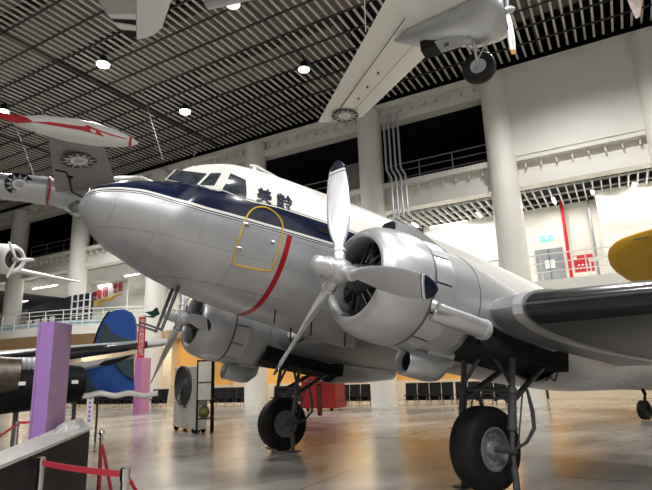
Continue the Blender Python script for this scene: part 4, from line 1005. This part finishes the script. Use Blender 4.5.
for L_ in (lt, lt2):
    ra = [tank_pt(*a) for a, c in L_]; rb = [tank_pt(*c) for a, c in L_]; bk = Vector(ray(80, 130))*.02
    b.loft([[a, c, c+bk, a+bk] for a, c in zip(ra, rb)])
b.build('lightning_flash', M['red'], tkm)
for k, (x0_, y0_, x1_, y1_, lab) in enumerate(((27, 92, 58, 134, 'thin steel cable above the white tip tank'), (141, 85, 163, 160, 'thin steel cable above the aircraft nose, left one'), (222, 92, 193, 158, 'slanting steel cable above the cockpit'), (5, 98, 34, 175, 'thin steel cable at the far left above the jet fuselage'))):
    b = MB(); b.tube([onz(x0_, y0_, 14.85), at(x1_, y1_, 24 if k in (1, 2) else 17.5)], .010, 5)
    tag(b.build('suspension_cable', M['cable']), lab, 'cable')

# ------------------------------------------------------------------ small white aircraft at the left edge
wp = empty('hanging_white_aircraft', at(4, 258, 25)); tag(wp, 'small white radial-engined aircraft hanging at the left edge', 'aircraft')
c0_ = at(14.5, 259.5, 24.2); ax_ = (at(14.5, 259.5, 24.2)-at(-14, 258, 25.4)).normalized()
b = MB(); b.lathe([(-6, .12), (-3.5, .35), (-1.4, .55), (-.9, .60), (-.2, .60), (-.05, .55), (0, .46), (-.05, .38), (-.3, .38)], c0_, ax_, 32); wf_ = b.build('fuselage', M['white'], wp, True)
b = MB(); b.lathe([(-.12, .38), (-.1, .38), (-.1, .1), (.1, .1), (.12, .01)], c0_, ax_, 20, True); b.build('engine', M['engine'], wf_, True)
b = MB(); b.lathe([(.0, .12), (.15, .1), (.25, .02)], c0_, ax_, 14, True); ph_ = b.build('propeller_hub', M['silver'], wf_, True)
for k in range(3):
    a = R(160)+2*math.pi*k/3; u = ax_.cross(UPZ).normalized(); v = u.cross(ax_); rd = u*math.sin(a)+v*math.cos(a); tg_ = ax_.cross(rd)
    b = MB(); b.loft([[c0_+ax_*.12+rd*r_+(tg_*c_*math.cos(2*math.pi*j/10)+ax_*.02*math.sin(2*math.pi*j/10)) for j in range(10)] for r_, c_ in ((.1, .04), (.45, .08), (.75, .06), (.8, .02))]); b.build('blade', M['white'], ph_, True)
u = ax_.cross(UPZ).normalized(); wc_ = c0_-ax_*1.6-UPZ*.3
b = MB(); b.loft(wing_rings([(wc_+ax_*.7-u*4.5, wc_-ax_*.3-u*4.5, UPZ, .1), (wc_+ax_*.9, wc_-ax_*.8, UPZ, .14), (wc_+ax_*.7+u*4.5, wc_-ax_*.3+u*4.5, UPZ, .1)])); b.build('wing', M['white'], wp, True)

# ------------------------------------------------------------------ yellow wing tip, right
yw = empty('yellow_aircraft', at(640, 258, 11)); tag(yw, 'yellow aircraft whose rounded wing tip enters at the right edge', 'aircraft')
cyp = [(607.5, 256), (609, 249), (614, 243.5), (622, 239), (636, 234), (652, 229), (700, 214), (760, 200), (760, 330), (700, 306), (668, 294), (652, 288.5), (640, 285), (626, 279), (616, 272), (610, 265)]
def yd(y): return 11.6-(y-229)/58*-.0-(288-y)/58*1.0
P = [at(x, y, yd(y)) for x, y in cyp]; cnt_ = sum(P, Vector())/len(P); nr = (P[5]-P[0]).cross(P[10]-P[0]).normalized()
if nr.dot(Vector(CAM)-cnt_) < 0: nr = -nr
b = MB(); mid_ = [p.lerp(at(700, 258, yd(258)), .14) for p in P]
b.loft([[p+nr*.06 for p in mid_], [p+nr*.03 for p in [q.lerp(at(700, 258, yd(258)), .02) for q in P]], P, [p-nr*.05 for p in [q.lerp(at(700, 258, yd(258)), .02) for q in P]], [p-nr*.14 for p in mid_]])
b.build('wing', M['yellow'], yw, True, 50)
b = MB(); b.tube([at(634, 238, 10.4)+nr*.05, at(648, 234.5, 10.3)+nr*.06], .012, 6); b.build('aileron_gap', M['gear'], yw)

# ------------------------------------------------------------------ camouflaged aircraft, left background
ca = empty('camouflaged_aircraft', onz(110, 425, 0)); tag(ca, 'blue and dark green camouflaged aircraft behind the purple totem at left', 'aircraft')
def slab(poly, d, th, m, name, par, back=None):
    f_ = [at(x, y, d if not callable(d) else d(x, y)) for x, y in poly]; n_ = (f_[1]-f_[0]).cross(f_[2]-f_[0]).normalized()
    if n_.dot(Vector(CAM)-f_[0]) > 0: n_ = -n_
    b = MB(); cc = sum(f_, Vector())/len(f_)
    b.loft([[p.lerp(cc, .04) for p in f_], [p+n_*th*.25 for p in f_], [p+n_*th*.75 for p in f_], [(p+n_*th).lerp(cc+n_*th, .04) for p in f_]])
    return b.build(name, m, par, True, 50)
fin_ = [(94, 345), (99, 330), (104, 319), (109, 312), (116, 309.5), (124, 309), (131, 312), (135, 318), (136.5, 326), (136.5, 346)]
fo = slab(fin_, 16.6, .22, M['blue'], 'tail_fin', ca)
slab([(96, 345), (100, 333), (105, 322), (112, 333), (124, 338), (136, 341), (136, 347)], 16.56, .06, M['dkgreen'], 'green_patch', fo)
slab([(111, 311.5), (104.5, 319), (99, 331), (94, 345), (92.5, 345), (97, 330), (103, 318), (108, 311)], 16.6, .2, M['black'], 'fin_leading_edge', fo)
b = MB(); secs = []
wa, wb = at(-30, 366, 13.2), at(168, 343, 16.8); sw = (wb-wa).normalized(); bkd = Vector((ray(80, 350)[0], ray(80, 350)[1], 0)).normalized()
secs = [(wa, wa+bkd*3.0+UPZ*.1, UPZ, .15), (wb, wb+bkd*1.8+UPZ*.1, UPZ, .12)]
b.loft(wing_rings(secs)); cwg = b.build('wing', M['olive'], ca, True)
b = MB(); wm = wa.lerp(wb, .855); b.loft(wing_rings([(wa, wa+bkd*3.0+UPZ*.1, UPZ, .15), (wm, wm+bkd*1.95+UPZ*.1, UPZ, .125)], umax=.09, off=.012)); b.build('deicing_boot', M['boot'], cwg, True)
slab([(38, 377), (50, 371), (80, 362.5), (110, 357.5), (136, 353), (136, 356), (110, 361), (97, 365), (70, 371), (44, 379)], 14.2, .4, M['olive'], 'flap', cwg)
slab([(98, 365), (104, 361), (128, 355.5), (135, 354), (126, 359), (108, 366)], 14.1, .1, M['black'], 'flap_slot', cwg)
hull = slab([(66, 372), (82, 361), (96, 366), (134, 357), (136, 393), (80, 400), (66, 400)], 15.6, 1.2, M['blue'], 'hull', ca)
slab([(66, 374), (82, 363), (90, 380), (98, 392), (84, 400), (66, 402)], 15.5, .1, M['dkgreen'], 'green_patch', hull)
slab([(113, 362), (134, 357), (134, 380), (126, 376)], 15.5, .1, M['dkgreen'], 'green_patch', hull)
b = MB(); b.tube([at(75, 396, 15.9), Vector((*at(75, 396, 15.9).xy, 0))], .05, 8); b.build('support_leg', M['gear'], ca, True); b = MB(); b.tube([at(98, 396, 16.4), Vector((*at(98, 396, 16.4).xy, 0))], .03, 8); b.build('support_leg', M['gear'], ca, True)
# engine on display under the wing, far left
en = empty('display_engine', onz(10, 440, 0)); tag(en, 'dark aircraft engine with burnt metal pipe at the left edge', 'engine')
b = MB(); b.tube([at(-25, 377, 12.6), at(20, 375, 12.6)], [.42, .34], 24); b.build('exhaust_duct', M['brown_metal'], en, True)
b = MB(); q = at(30, 385, 12.9); b.tube([at(-30, 392, 12.9), at(34, 388, 12.9)], [.5, .45], 20); b.tube([at(55, 384, 12.7), at(78, 384, 12.9)], [.42, .38], 20); b.build('engine_case', M['black'], en, True)
for x, y in ((22, 383.5), (75, 382)):
    b = MB(); b.box(at(x, y, 12.2), (.12, .02, .07)); b.build('data_plate', M['white'], en)
for x in (18, 23.5, 29, 34.5):
    b = MB(); b.lathe([(-.12, .06), (-.05, .09), (.05, .09), (.12, .06)], at(x, 363.5, 12.7), UPZ, 12, True); b.build('canister', M['galv'], en, True)
b = MB(); q = at(17, 398, 12.4)
for x in (-10, 18, 60): b.tube([at(x, 392, 12.9), Vector((*at(x, 392, 12.9).xy, 0))], .05, 8)
b.build('engine_trestle', M['gear'], en, True)
# pale cover draped below
b = MB(); top_, bot_ = [], []
for i in range(41):
    x = -10+i*4.2; yy = 392.5+1.4*math.sin(i*.9)+(2 if i < 12 else 0)
    top_.append(at(x, yy, 14.6)); bot_.append(at(x, yy+(9 if i < 20 else 5), 14.5))
b.loft([top_, bot_], False, False); cv = b.build('pale_cover', M['stand_grey'], None, True); tag(cv, 'long pale wavy cover hanging below the camouflaged aircraft', 'cover')
cv.data.materials[0] = mat('pale_cover_cloth', (.55, .53, .48), .7, noise=.08); smd = cv.modifiers.new('t', 'SOLIDIFY'); smd.thickness = .03

# ------------------------------------------------------------------ totems
def totem(px0, px1, pxr, dist, H_, m0, m1, label, yb):
    g0, g1, g2 = [Vector((*at(x, yb, dist_).xy, 0)) for x, dist_ in ((px0, dist), (px1, dist*.985), (pxr, dist*1.05))]
    r_ = empty('totem_pillar', (g0+g2)/2); tag(r_, label, 'pillar')
    g3 = g0+(g2-g1); b = MB(); b.prism([g0, g1, g2, g3], UPZ*H_); bd = b.build('body', [m0, m1], r_)
    for p in bd.data.polygons:
        c = p.center; e = (g2-g1).normalized(); n_ = e.cross(UPZ)
        if abs(p.normal.dot(n_)) > .9 and (c-(g1+g2)/2-UPZ*H_/2).length < .15: p.material_index = 1
    b = MB(); b.prism([g0+UPZ*H_, g1+UPZ*H_, g2+UPZ*H_, g3+UPZ*H_], UPZ*.04); b.build('cap', m0, r_)
    e = (g1-g0); f_ = (g0-g3).normalized(); b = MB()
    b.prism([g0+e*.10+f_*.0, g0+e*.14, g0+e*.14+f_*.012, g0+e*.10+f_*.012], UPZ*H_); b.build('edge_groove', M['black'] if False else m1, r_)
    return r_, g0, g1, g2
totem(31.5, 48, 66.5, 8.6, 2.42, M['purple'], M['purple_side'], 'tall purple square pillar left of the camouflaged aircraft', 400)
totem(134, 141, 150, 27.5, 2.55, M['pink'], M['pink'], 'small orchid pink pillar below the red ribbon on the pitot mast', 385)
# small narrow sign
g = onz(88.5, 428, 0); r_ = empty('narrow_sign', g); tag(r_, 'narrow white upright sign with purple markings beyond the black stand', 'sign')
vx = Vector((*(Vector(CAM)-g).xy, 0)).normalized(); sx = vx.cross(UPZ).normalized()
b = MB(); b.box(g+UPZ*.62, (.22, .03, 1.2), (sx, vx, UPZ)); b.build('panel', M['white'], r_)
b = MB()
for k in range(6): b.box(g+UPZ*(.25+k*.15)+vx*.018, (.09, .004, .09), (sx, vx, UPZ)); 
b.build('purple_marking', M['purple'], r_)
b = MB(); b.box(g+UPZ*.01, (.36, .28, .02), (sx, vx, UPZ)); b.build('base_plate', M['grey_steel'], r_)

# ------------------------------------------------------------------ evaporative cooler
g0, g1 = onz(172.5, 430, 0), onz(194.5, 434, 0); fx = (g1-g0).normalized(); fy = Vector((-fx.y, fx.x, 0)); 
if fy.dot(g0-Vector(CAM)) < 0: fy = -fy
Wd = (g1-g0).length; Hc = 1.84
ck = empty('evaporative_cooler', g0); tag(ck, 'large grey cooler cabinet with big round fan on castors', 'fan')
cc_ = g0+fx*Wd/2+fy*.2+UPZ*(Hc/2+.1)
b = MB(); b.box(cc_, (Wd, .38, Hc), (fx, fy, UPZ)); cb_ = b.build('cabinet', M['cooler'], ck); bv = cb_.modifiers.new('bevel', 'BEVEL'); bv.width = .03; bv.segments = 2
fc_ = g0+fx*Wd*.50+UPZ*1.37; RR = .58
b = MB(); b.lathe([(-.02, RR), (.10, RR*1.02), (.10, RR*.95), (.04, RR*.93), (.03, .01)], fc_, -fy, 40); fr_ = b.build('fan_shroud', M['grille'], ck, True)
fr_.scale = (1, 1, 1)
b = MB()
for k in range(9): b.lathe([(.08, RR*(.1+k*.1)-.004), (.09, RR*(.1+k*.1)), (.08, RR*(.1+k*.1)+.004)], fc_, -fy, 32)
for k in range(12):
    a = 2*math.pi*k/12; b.tube([fc_-fy*.085, fc_-fy*.085+(fx*math.cos(a)+UPZ*math.sin(a))*RR*.95], .004, 4)
b.build('guard', M['gear'], fr_)
for k in range(4):
    a = 2*math.pi*k/4+.3; d1 = fx*math.cos(a)+UPZ*math.sin(a); d2 = fx*math.cos(a+.9)+UPZ*math.sin(a+.9); b = MB(); b.prism([fc_-fy*.05+d1*.06, fc_-fy*.05+d1*RR*.85, fc_-fy*.07+d2*RR*.85, fc_-fy*.07+d2*.06], -fy*.01); b.build('blade', M['grille'], fr_)
b = MB(); b.box(g0+fx*Wd*.55+UPZ*.75-fy*.01, (.14, .02, .08), (fx, fy, UPZ)); b.build('badge', M['gear'], ck)
for i in (0.1, .9):
    for j in (.06, .34):
        p = g0+fx*Wd*i+fy*j; b = MB(); b.lathe([(-.03, .02), (-.03, .08), (.03, .08), (.03, .02)], p+UPZ*.08, fx, 16, True); b.build('castor', M['black'], ck, True)
# open rack behind the cooler
rk = empty('wheeled_rack', g1); tag(rk, 'dark framed rack with glass-like panels standing behind the cooler', 'rack')
q0 = onz(196.5, 434.3, 0); w2, h2 = .78, 2.1; ux = (onz(211, 433.6, 0)-q0); w2 = ux.length; ux.normalize(); uy = Vector((-ux.y, ux.x, 0))
if uy.dot(q0-Vector(CAM)) < 0: uy = -uy
b = MB()
for i in (0, 1):
    for j in (0, .6): b.tube([q0+ux*w2*i+uy*j, q0+ux*w2*i+uy*j+UPZ*(h2 if True else 0)], .03, 8)
for z in (.42, .95, 2.08):
    b.tube([q0+UPZ*z, q0+ux*w2+UPZ*z, q0+ux*w2+uy*.6+UPZ*z, q0+uy*.6+UPZ*z, q0+UPZ*z], .022, 6)
b.build('frame', M['black'], rk, True)
b = MB(); b.box(q0+ux*w2*.5+UPZ*1.5-uy*.01, (w2*.92, .02, 1.1), (ux, uy, UPZ)); pn_ = b.build('grey_panel', M['cooler'], rk)
b = MB(); b.box(q0+ux*w2*.5+UPZ*1.45-uy*.03, (w2*.92, .02, .03), (ux, uy, UPZ)); b.build('shelf_edge', M['gear'], rk)
b = MB(); b.lathe([(0, .12), (.12, .2), (.28, .16), (.36, .03)], q0+ux*w2*.35+uy*.3+UPZ*.43, UPZ, 14, True); tag(b.build('yellow_bag', mat('olive_yellow_bag', (.16, .16, .03), .7, noise=.3, nscale=8), None, True), 'small olive yellow bag on the low shelf of the rack', 'bag')

# ------------------------------------------------------------------ red cabinet, ribbons
g0, g1 = onz(302, 411, 0), onz(336, 411, 0); ex_ = (g1-g0).normalized(); ey_ = Vector((-ex_.y, ex_.x, 0))
if ey_.dot(g0-Vector(CAM)) < 0: ey_ = -ey_
rc = empty('red_cart', g0); tag(rc, 'dark red metal cart standing beyond the far wheel', 'cart')
Wr = (g1-g0).length
M['dark_red'] = mat('dark_red_paint', (.26, .012, .012), .45, noise=.1)
b = MB(); b.box(g0+ex_*Wr/2+ey_*.5+UPZ*.9, (Wr, 1.0, 1.15), (ex_, ey_, UPZ)); b.build('body', M['dark_red'], rc)
b = MB(); b.box(g0+ex_*Wr/2+ey_*.48+UPZ*.24, (Wr*1.08, 1.1, .26), (ex_, ey_, UPZ)); b.build('base', M['dark_red'], rc)
b = MB(); b.tube([g0+ex_*Wr*.1+UPZ*1.25-ey_*.04, g0+ex_*Wr*.9+UPZ*1.25-ey_*.04], .02, 6); b.build('handle', M['gear'], rc)
for i in (.15, .85):
    b = MB(); b.lathe([(-.04, .03), (-.04, .1), (.04, .1), (.04, .03)], g0+ex_*Wr*i+ey_*.1+UPZ*.10, ex_, 14, True); b.build('castor', M['black'], rc, True)
def ribbon(p, L, wd_, label, txt=True, gap=0):
    vx = Vector((*(Vector(CAM)-p).xy, 0)).normalized(); sx = UPZ.cross(vx).normalized(); r_ = empty('warning_ribbon', p); tag(r_, label, 'ribbon')
    b = MB(); n = 14; b.loft([[p-UPZ*L*i/n+sx*wd_*.5*e+vx*.008*math.sin(i*.9)+vx*th for e, th in ((-1, -.003), (1, -.003), (1, .003), (-1, .003))] for i in range(n+1)]); b.build('cloth', M['red_fab'], r_)
    cu = bpy.data.curves.new('ribbon_text', 'FONT'); cu.body = 'REMOVE BEFORE FLIGHT'; to = bpy.data.objects.new('t', cu); col.objects.link(to); bpy.context.view_layer.update()
    me = bpy.data.meshes.new_from_object(to.evaluated_get(bpy.context.evaluated_depsgraph_get())); bpy.data.objects.remove(to)
    xs = [v.co.x for v in me.vertices]; ys = [v.co.y for v in me.vertices]; b = MB()
    vs = [p-UPZ*(L*.06+(v.co.x-min(xs))/(max(xs)-min(xs))*L*.88)+sx*(-(.5-(v.co.y-min(ys))/(max(ys)-min(ys))))*wd_*.62+vx*.022 for v in me.vertices]
    b.add(vs, [tuple(q_.vertices) for q_ in me.polygons]); b.build('ribbon_text', M['white'], r_)
fl0 = at(142.5, 317, 8.75)
ribbon(fl0, .62, .105, 'red REMOVE BEFORE FLIGHT ribbon hanging from the pitot mast under the nose')
b = MB(); gc = [at(145, 312, 8.72), at(152, 311, 8.72), at(156, 307.5, 8.72), at(158.5, 314, 8.72), at(153, 317, 8.72)]
b.tube([at(143, 316, 8.74), at(148, 316.5, 8.72), at(153, 317, 8.7), at(158, 314, 8.72)], [.006, .01, .02, .01], 6); b.prism(gc, DN*.03); tag(b.build('pitot_cover', M['green_cloth']), 'dark green cloth cover tied on the pitot tube', 'cover')
ribbon(Vector(CAM+ray(319, 384)*((2.9-CAM[1])/ray(319, 384)[1])), .72, .11, 'red and white warning ribbon hanging behind the far wheel')

# ------------------------------------------------------------------ row of black seats
p0_, p1_ = onz(84, 408, 0), onz(540, 404, 0); rd_ = (p1_-p0_).normalized(); fd_ = Vector((-rd_.y, rd_.x, 0))
if fd_.dot(Vector(CAM)-p0_) < 0: fd_ = -fd_
def seat(p):
    r_ = empty('waiting_chair', p); A3 = (rd_, fd_, UPZ)
    b = MB(); b.box(p+UPZ*.43+fd_*.02, (.46, .44, .05), A3); b.build('seat', M['black_fab'], r_)
    b = MB(); c = p-fd_*.18+UPZ*.20; b.loft([[c+rd_*.265*e+fd_*(th-.14*t_)+UPZ*t_*.78 for e, th in ((-1, 0), (1, 0), (1, .04), (-1, .04))] for t_ in (0, .5, 1)]); b.build('backrest', M['black_fab'], r_)
    for e in (-1, 1):
        b = MB(); b.tube([p+rd_*.2*e+fd_*.2, p+rd_*.2*e+fd_*.05+UPZ*.42], .014, 6); b.tube([p+rd_*.2*e-fd_*.22, p+rd_*.2*e+UPZ*.42], .014, 6); b.build('leg', M['gear'], r_)
    return r_
proto = None; Lr = (p1_-p0_).length; i = 0; d = -3.2; sidx = 0
def gp(px): # distance along the row that shows at pixel x
    lo, hi = -10.0, 60.0
    for _ in range(50):
        m_ = (lo+hi)/2; q = CM@(np.array(p0_+rd_*m_)-CAM); x = 326+FPX*q[0]/q[2]
        if x < px: lo = m_
        else: hi = m_
    return lo
def run(a, c, lab, grp):
    global proto
    d = gp(a); e = gp(c)
    ks = []
    while d < e:
        p = p0_+rd_*d
        if any((p.xy-H(NC, c_, 0).xy).length < .98 for c_ in COLS): d += .56; continue
        if proto is None: proto = seat(p); o = proto
        else: o = copy_tree(proto); o.location = p
        ks.append(o); d += .56
    for k, o in enumerate(ks):
        tag(o, 'black waiting chair, '+(ORD[k] if k < len(ks)-1 else 'rightmost')+' '+lab, 'chair', grp)
ORD = ['leftmost', 'second from left', 'third from left', 'fourth from left', 'fifth from left', 'sixth from left', 'seventh from left', 'eighth from left', 'ninth from left', 'tenth from left', 'eleventh from left', 'twelfth from left', 'thirteenth from left', 'fourteenth from left', 'fifteenth from left', 'sixteenth from left']
run(72, 168, 'left of the cooler', 'chairs left of the cooler')
run(212, 298, 'between cooler and far wheel', 'chairs between the cooler and the far wheel')
run(343, 458, 'between the two wheels', 'chairs between the two wheels')
run(462, 548, 'behind the near landing gear', 'chairs behind the near landing gear')

# ------------------------------------------------------------------ barriers and stand in the left foreground
def post(p, h, label, ball=False, m='chrome'):
    r_ = empty('barrier_post', p); tag(r_, label, 'barrier post')
    b = MB(); b.lathe([(0, .17), (.012, .17), (.03, .14), (.045, .04)], p, UPZ, 28, True); b.build('base', M[m], r_, True)
    b = MB()
    if ball: b.lathe([(.04, .022), (h-.12, .022), (h-.12, .03), (h-.09, .03), (h-.08, .02), (h-.065, .02)], p, UPZ, 18, True); b.build('pole', M[m], r_, True); b = MB(); b.lathe([(h-.07, .01), (h-.06, .03), (h-.03, .042), (h, .03), (h+.012, .005)], p, UPZ, 18, True); b.build('ball_top', M[m], r_, True)
    else: b.lathe([(.04, .032), (h-.10, .032), (h-.10, .04), (h-.005, .04), (h, .034)], p, UPZ, 20, True); b.build('pole', M[m], r_, True)
    return r_
def ground_under(x, y, z): q = onz(x, y, z); return Vector((q.x, q.y, 0))
A_ = ground_under(41.5, 457, .95); B_ = ground_under(125.5, 467.5, .95)
post(A_, .95, 'belt barrier post in front of the black stand at bottom left'); post(B_, .95, 'belt barrier post nearest the camera, right of the black stand')
Cb = ground_under(102, 430, 1.0); post(Cb, 1.0, 'ball-topped chrome post behind the belt barrier', True)
D_ = ground_under(18, 421, .95); post(D_, .95, 'small far barrier post left of the purple pillar')
def belt(pts, label, wd_=.05, m='belt'):
    b = MB(); b.loft([[p+UPZ*wd_*.5, p-UPZ*wd_*.5] for p in pts], False, False); o = b.build('barrier_belt', M[m]); sd = o.modifiers.new('t', 'SOLIDIFY'); sd.thickness = .004; tag(o, label, 'barrier belt'); return o
def sagl(a, c, sag, n=12): return [a.lerp(c, i/n)-UPZ*sag*4*(i/n)*(1-i/n) for i in range(n+1)]
belt(sagl(onz(-20, 449, .93), A_+UPZ*.90, .01), 'pink-red belt running from the left edge to the first post')
belt(sagl(A_+UPZ*.90, B_+UPZ*.90, .012), 'pink-red belt stretched between the two nearest posts')
belt([B_+UPZ*.90, onz(131, 482, .80), onz(140, 497, .72)], 'short pink-red belt end falling right of the nearest post')
belt(sagl(D_+UPZ*.92, ground_under(46, 420, .93)+UPZ*.93, .01), 'red belt behind the purple pillar at left', .05)
belt(sagl(onz(-6, 440, .80), D_+UPZ*.90, .0), 'red belt at the left edge sloping up to the far post', .05)
for k, x in enumerate((99.5, 112.5)):
    q = Cb+UPZ*.86; e = onz(x, 495, .30); e = Cb+(e-Cb)*0+UPZ*.2+Vector((*(at(x, 490, (q-Vector(CAM)).length)-Cb).xy, 0)); b = MB()
    b.tube([q, q.lerp(e, .2)+UPZ*.02, e, e-UPZ*.15], [.012, .02, .02, .02], 10); tag(b.build('velvet_rope', M['rope'], None, True), ['dark red velvet rope hanging left under the ball-topped post', 'dark red velvet rope hanging right under the ball-topped post'][k], 'rope')
# black information stand with slanted grey top
tp = [onz(-60, 490, 1.0), onz(90, 428.5, 1.0), onz(82, 418, 1.05), onz(-60, 476, 1.05)]
ist = empty('information_stand', Vector((*onz(60, 436, 1.0).xy, 0))); tag(ist, 'black information stand with a slanted grey top at bottom left', 'stand')
gnd = [Vector((p.x, p.y, 0)) for p in tp]
b = MB(); b.hexa(gnd+[p-UPZ*.03 for p in tp]); b.build('body', M['black'], ist)
b = MB(); b.prism([p-UPZ*.03 for p in tp], UPZ*.03); b.build('slanted_top', M['stand_grey'], ist)
b = MB(); rr_ = random.Random(5); gr = []
c_ = [onz(50, 437, 1.01), onz(82, 429, 1.01), onz(80, 420, 1.05), onz(56, 427, 1.05)]
for i in range(13):
    row = []
    for j in range(13):
        u, v = i/12, j/12; p = c_[0].lerp(c_[1], u).lerp(c_[3].lerp(c_[2], u), v); e = min(u, 1-u, v, 1-v); row.append(p+UPZ*(.005+min(e*4, 1)*(.03+.045*rr_.random())))
    gr.append(row)
b.loft(gr, False, False); cl_ = b.build('crumpled_cloth', M['cloth'], None, True); sd = cl_.modifiers.new('t', 'SOLIDIFY'); sd.thickness = .006; sb = cl_.modifiers.new('s', 'SUBSURF'); sb.levels = sb.render_levels = 1
tag(cl_, 'crumpled silvery cloth lying on the far end of the slanted top', 'cloth')
# far hanging pennant at top right corner
b = MB(); b.prism([at(625, -6, 22), at(643, -4, 22), at(640, 16, 22), at(636, 18, 22)], DN*.06); tag(b.build('hanging_wing_tip', mat('pale_pink_paint', (.62, .50, .50), .5, noise=.3, nscale=3)), 'small pale pink tip of something hanging at the top right corner', 'wing tip')
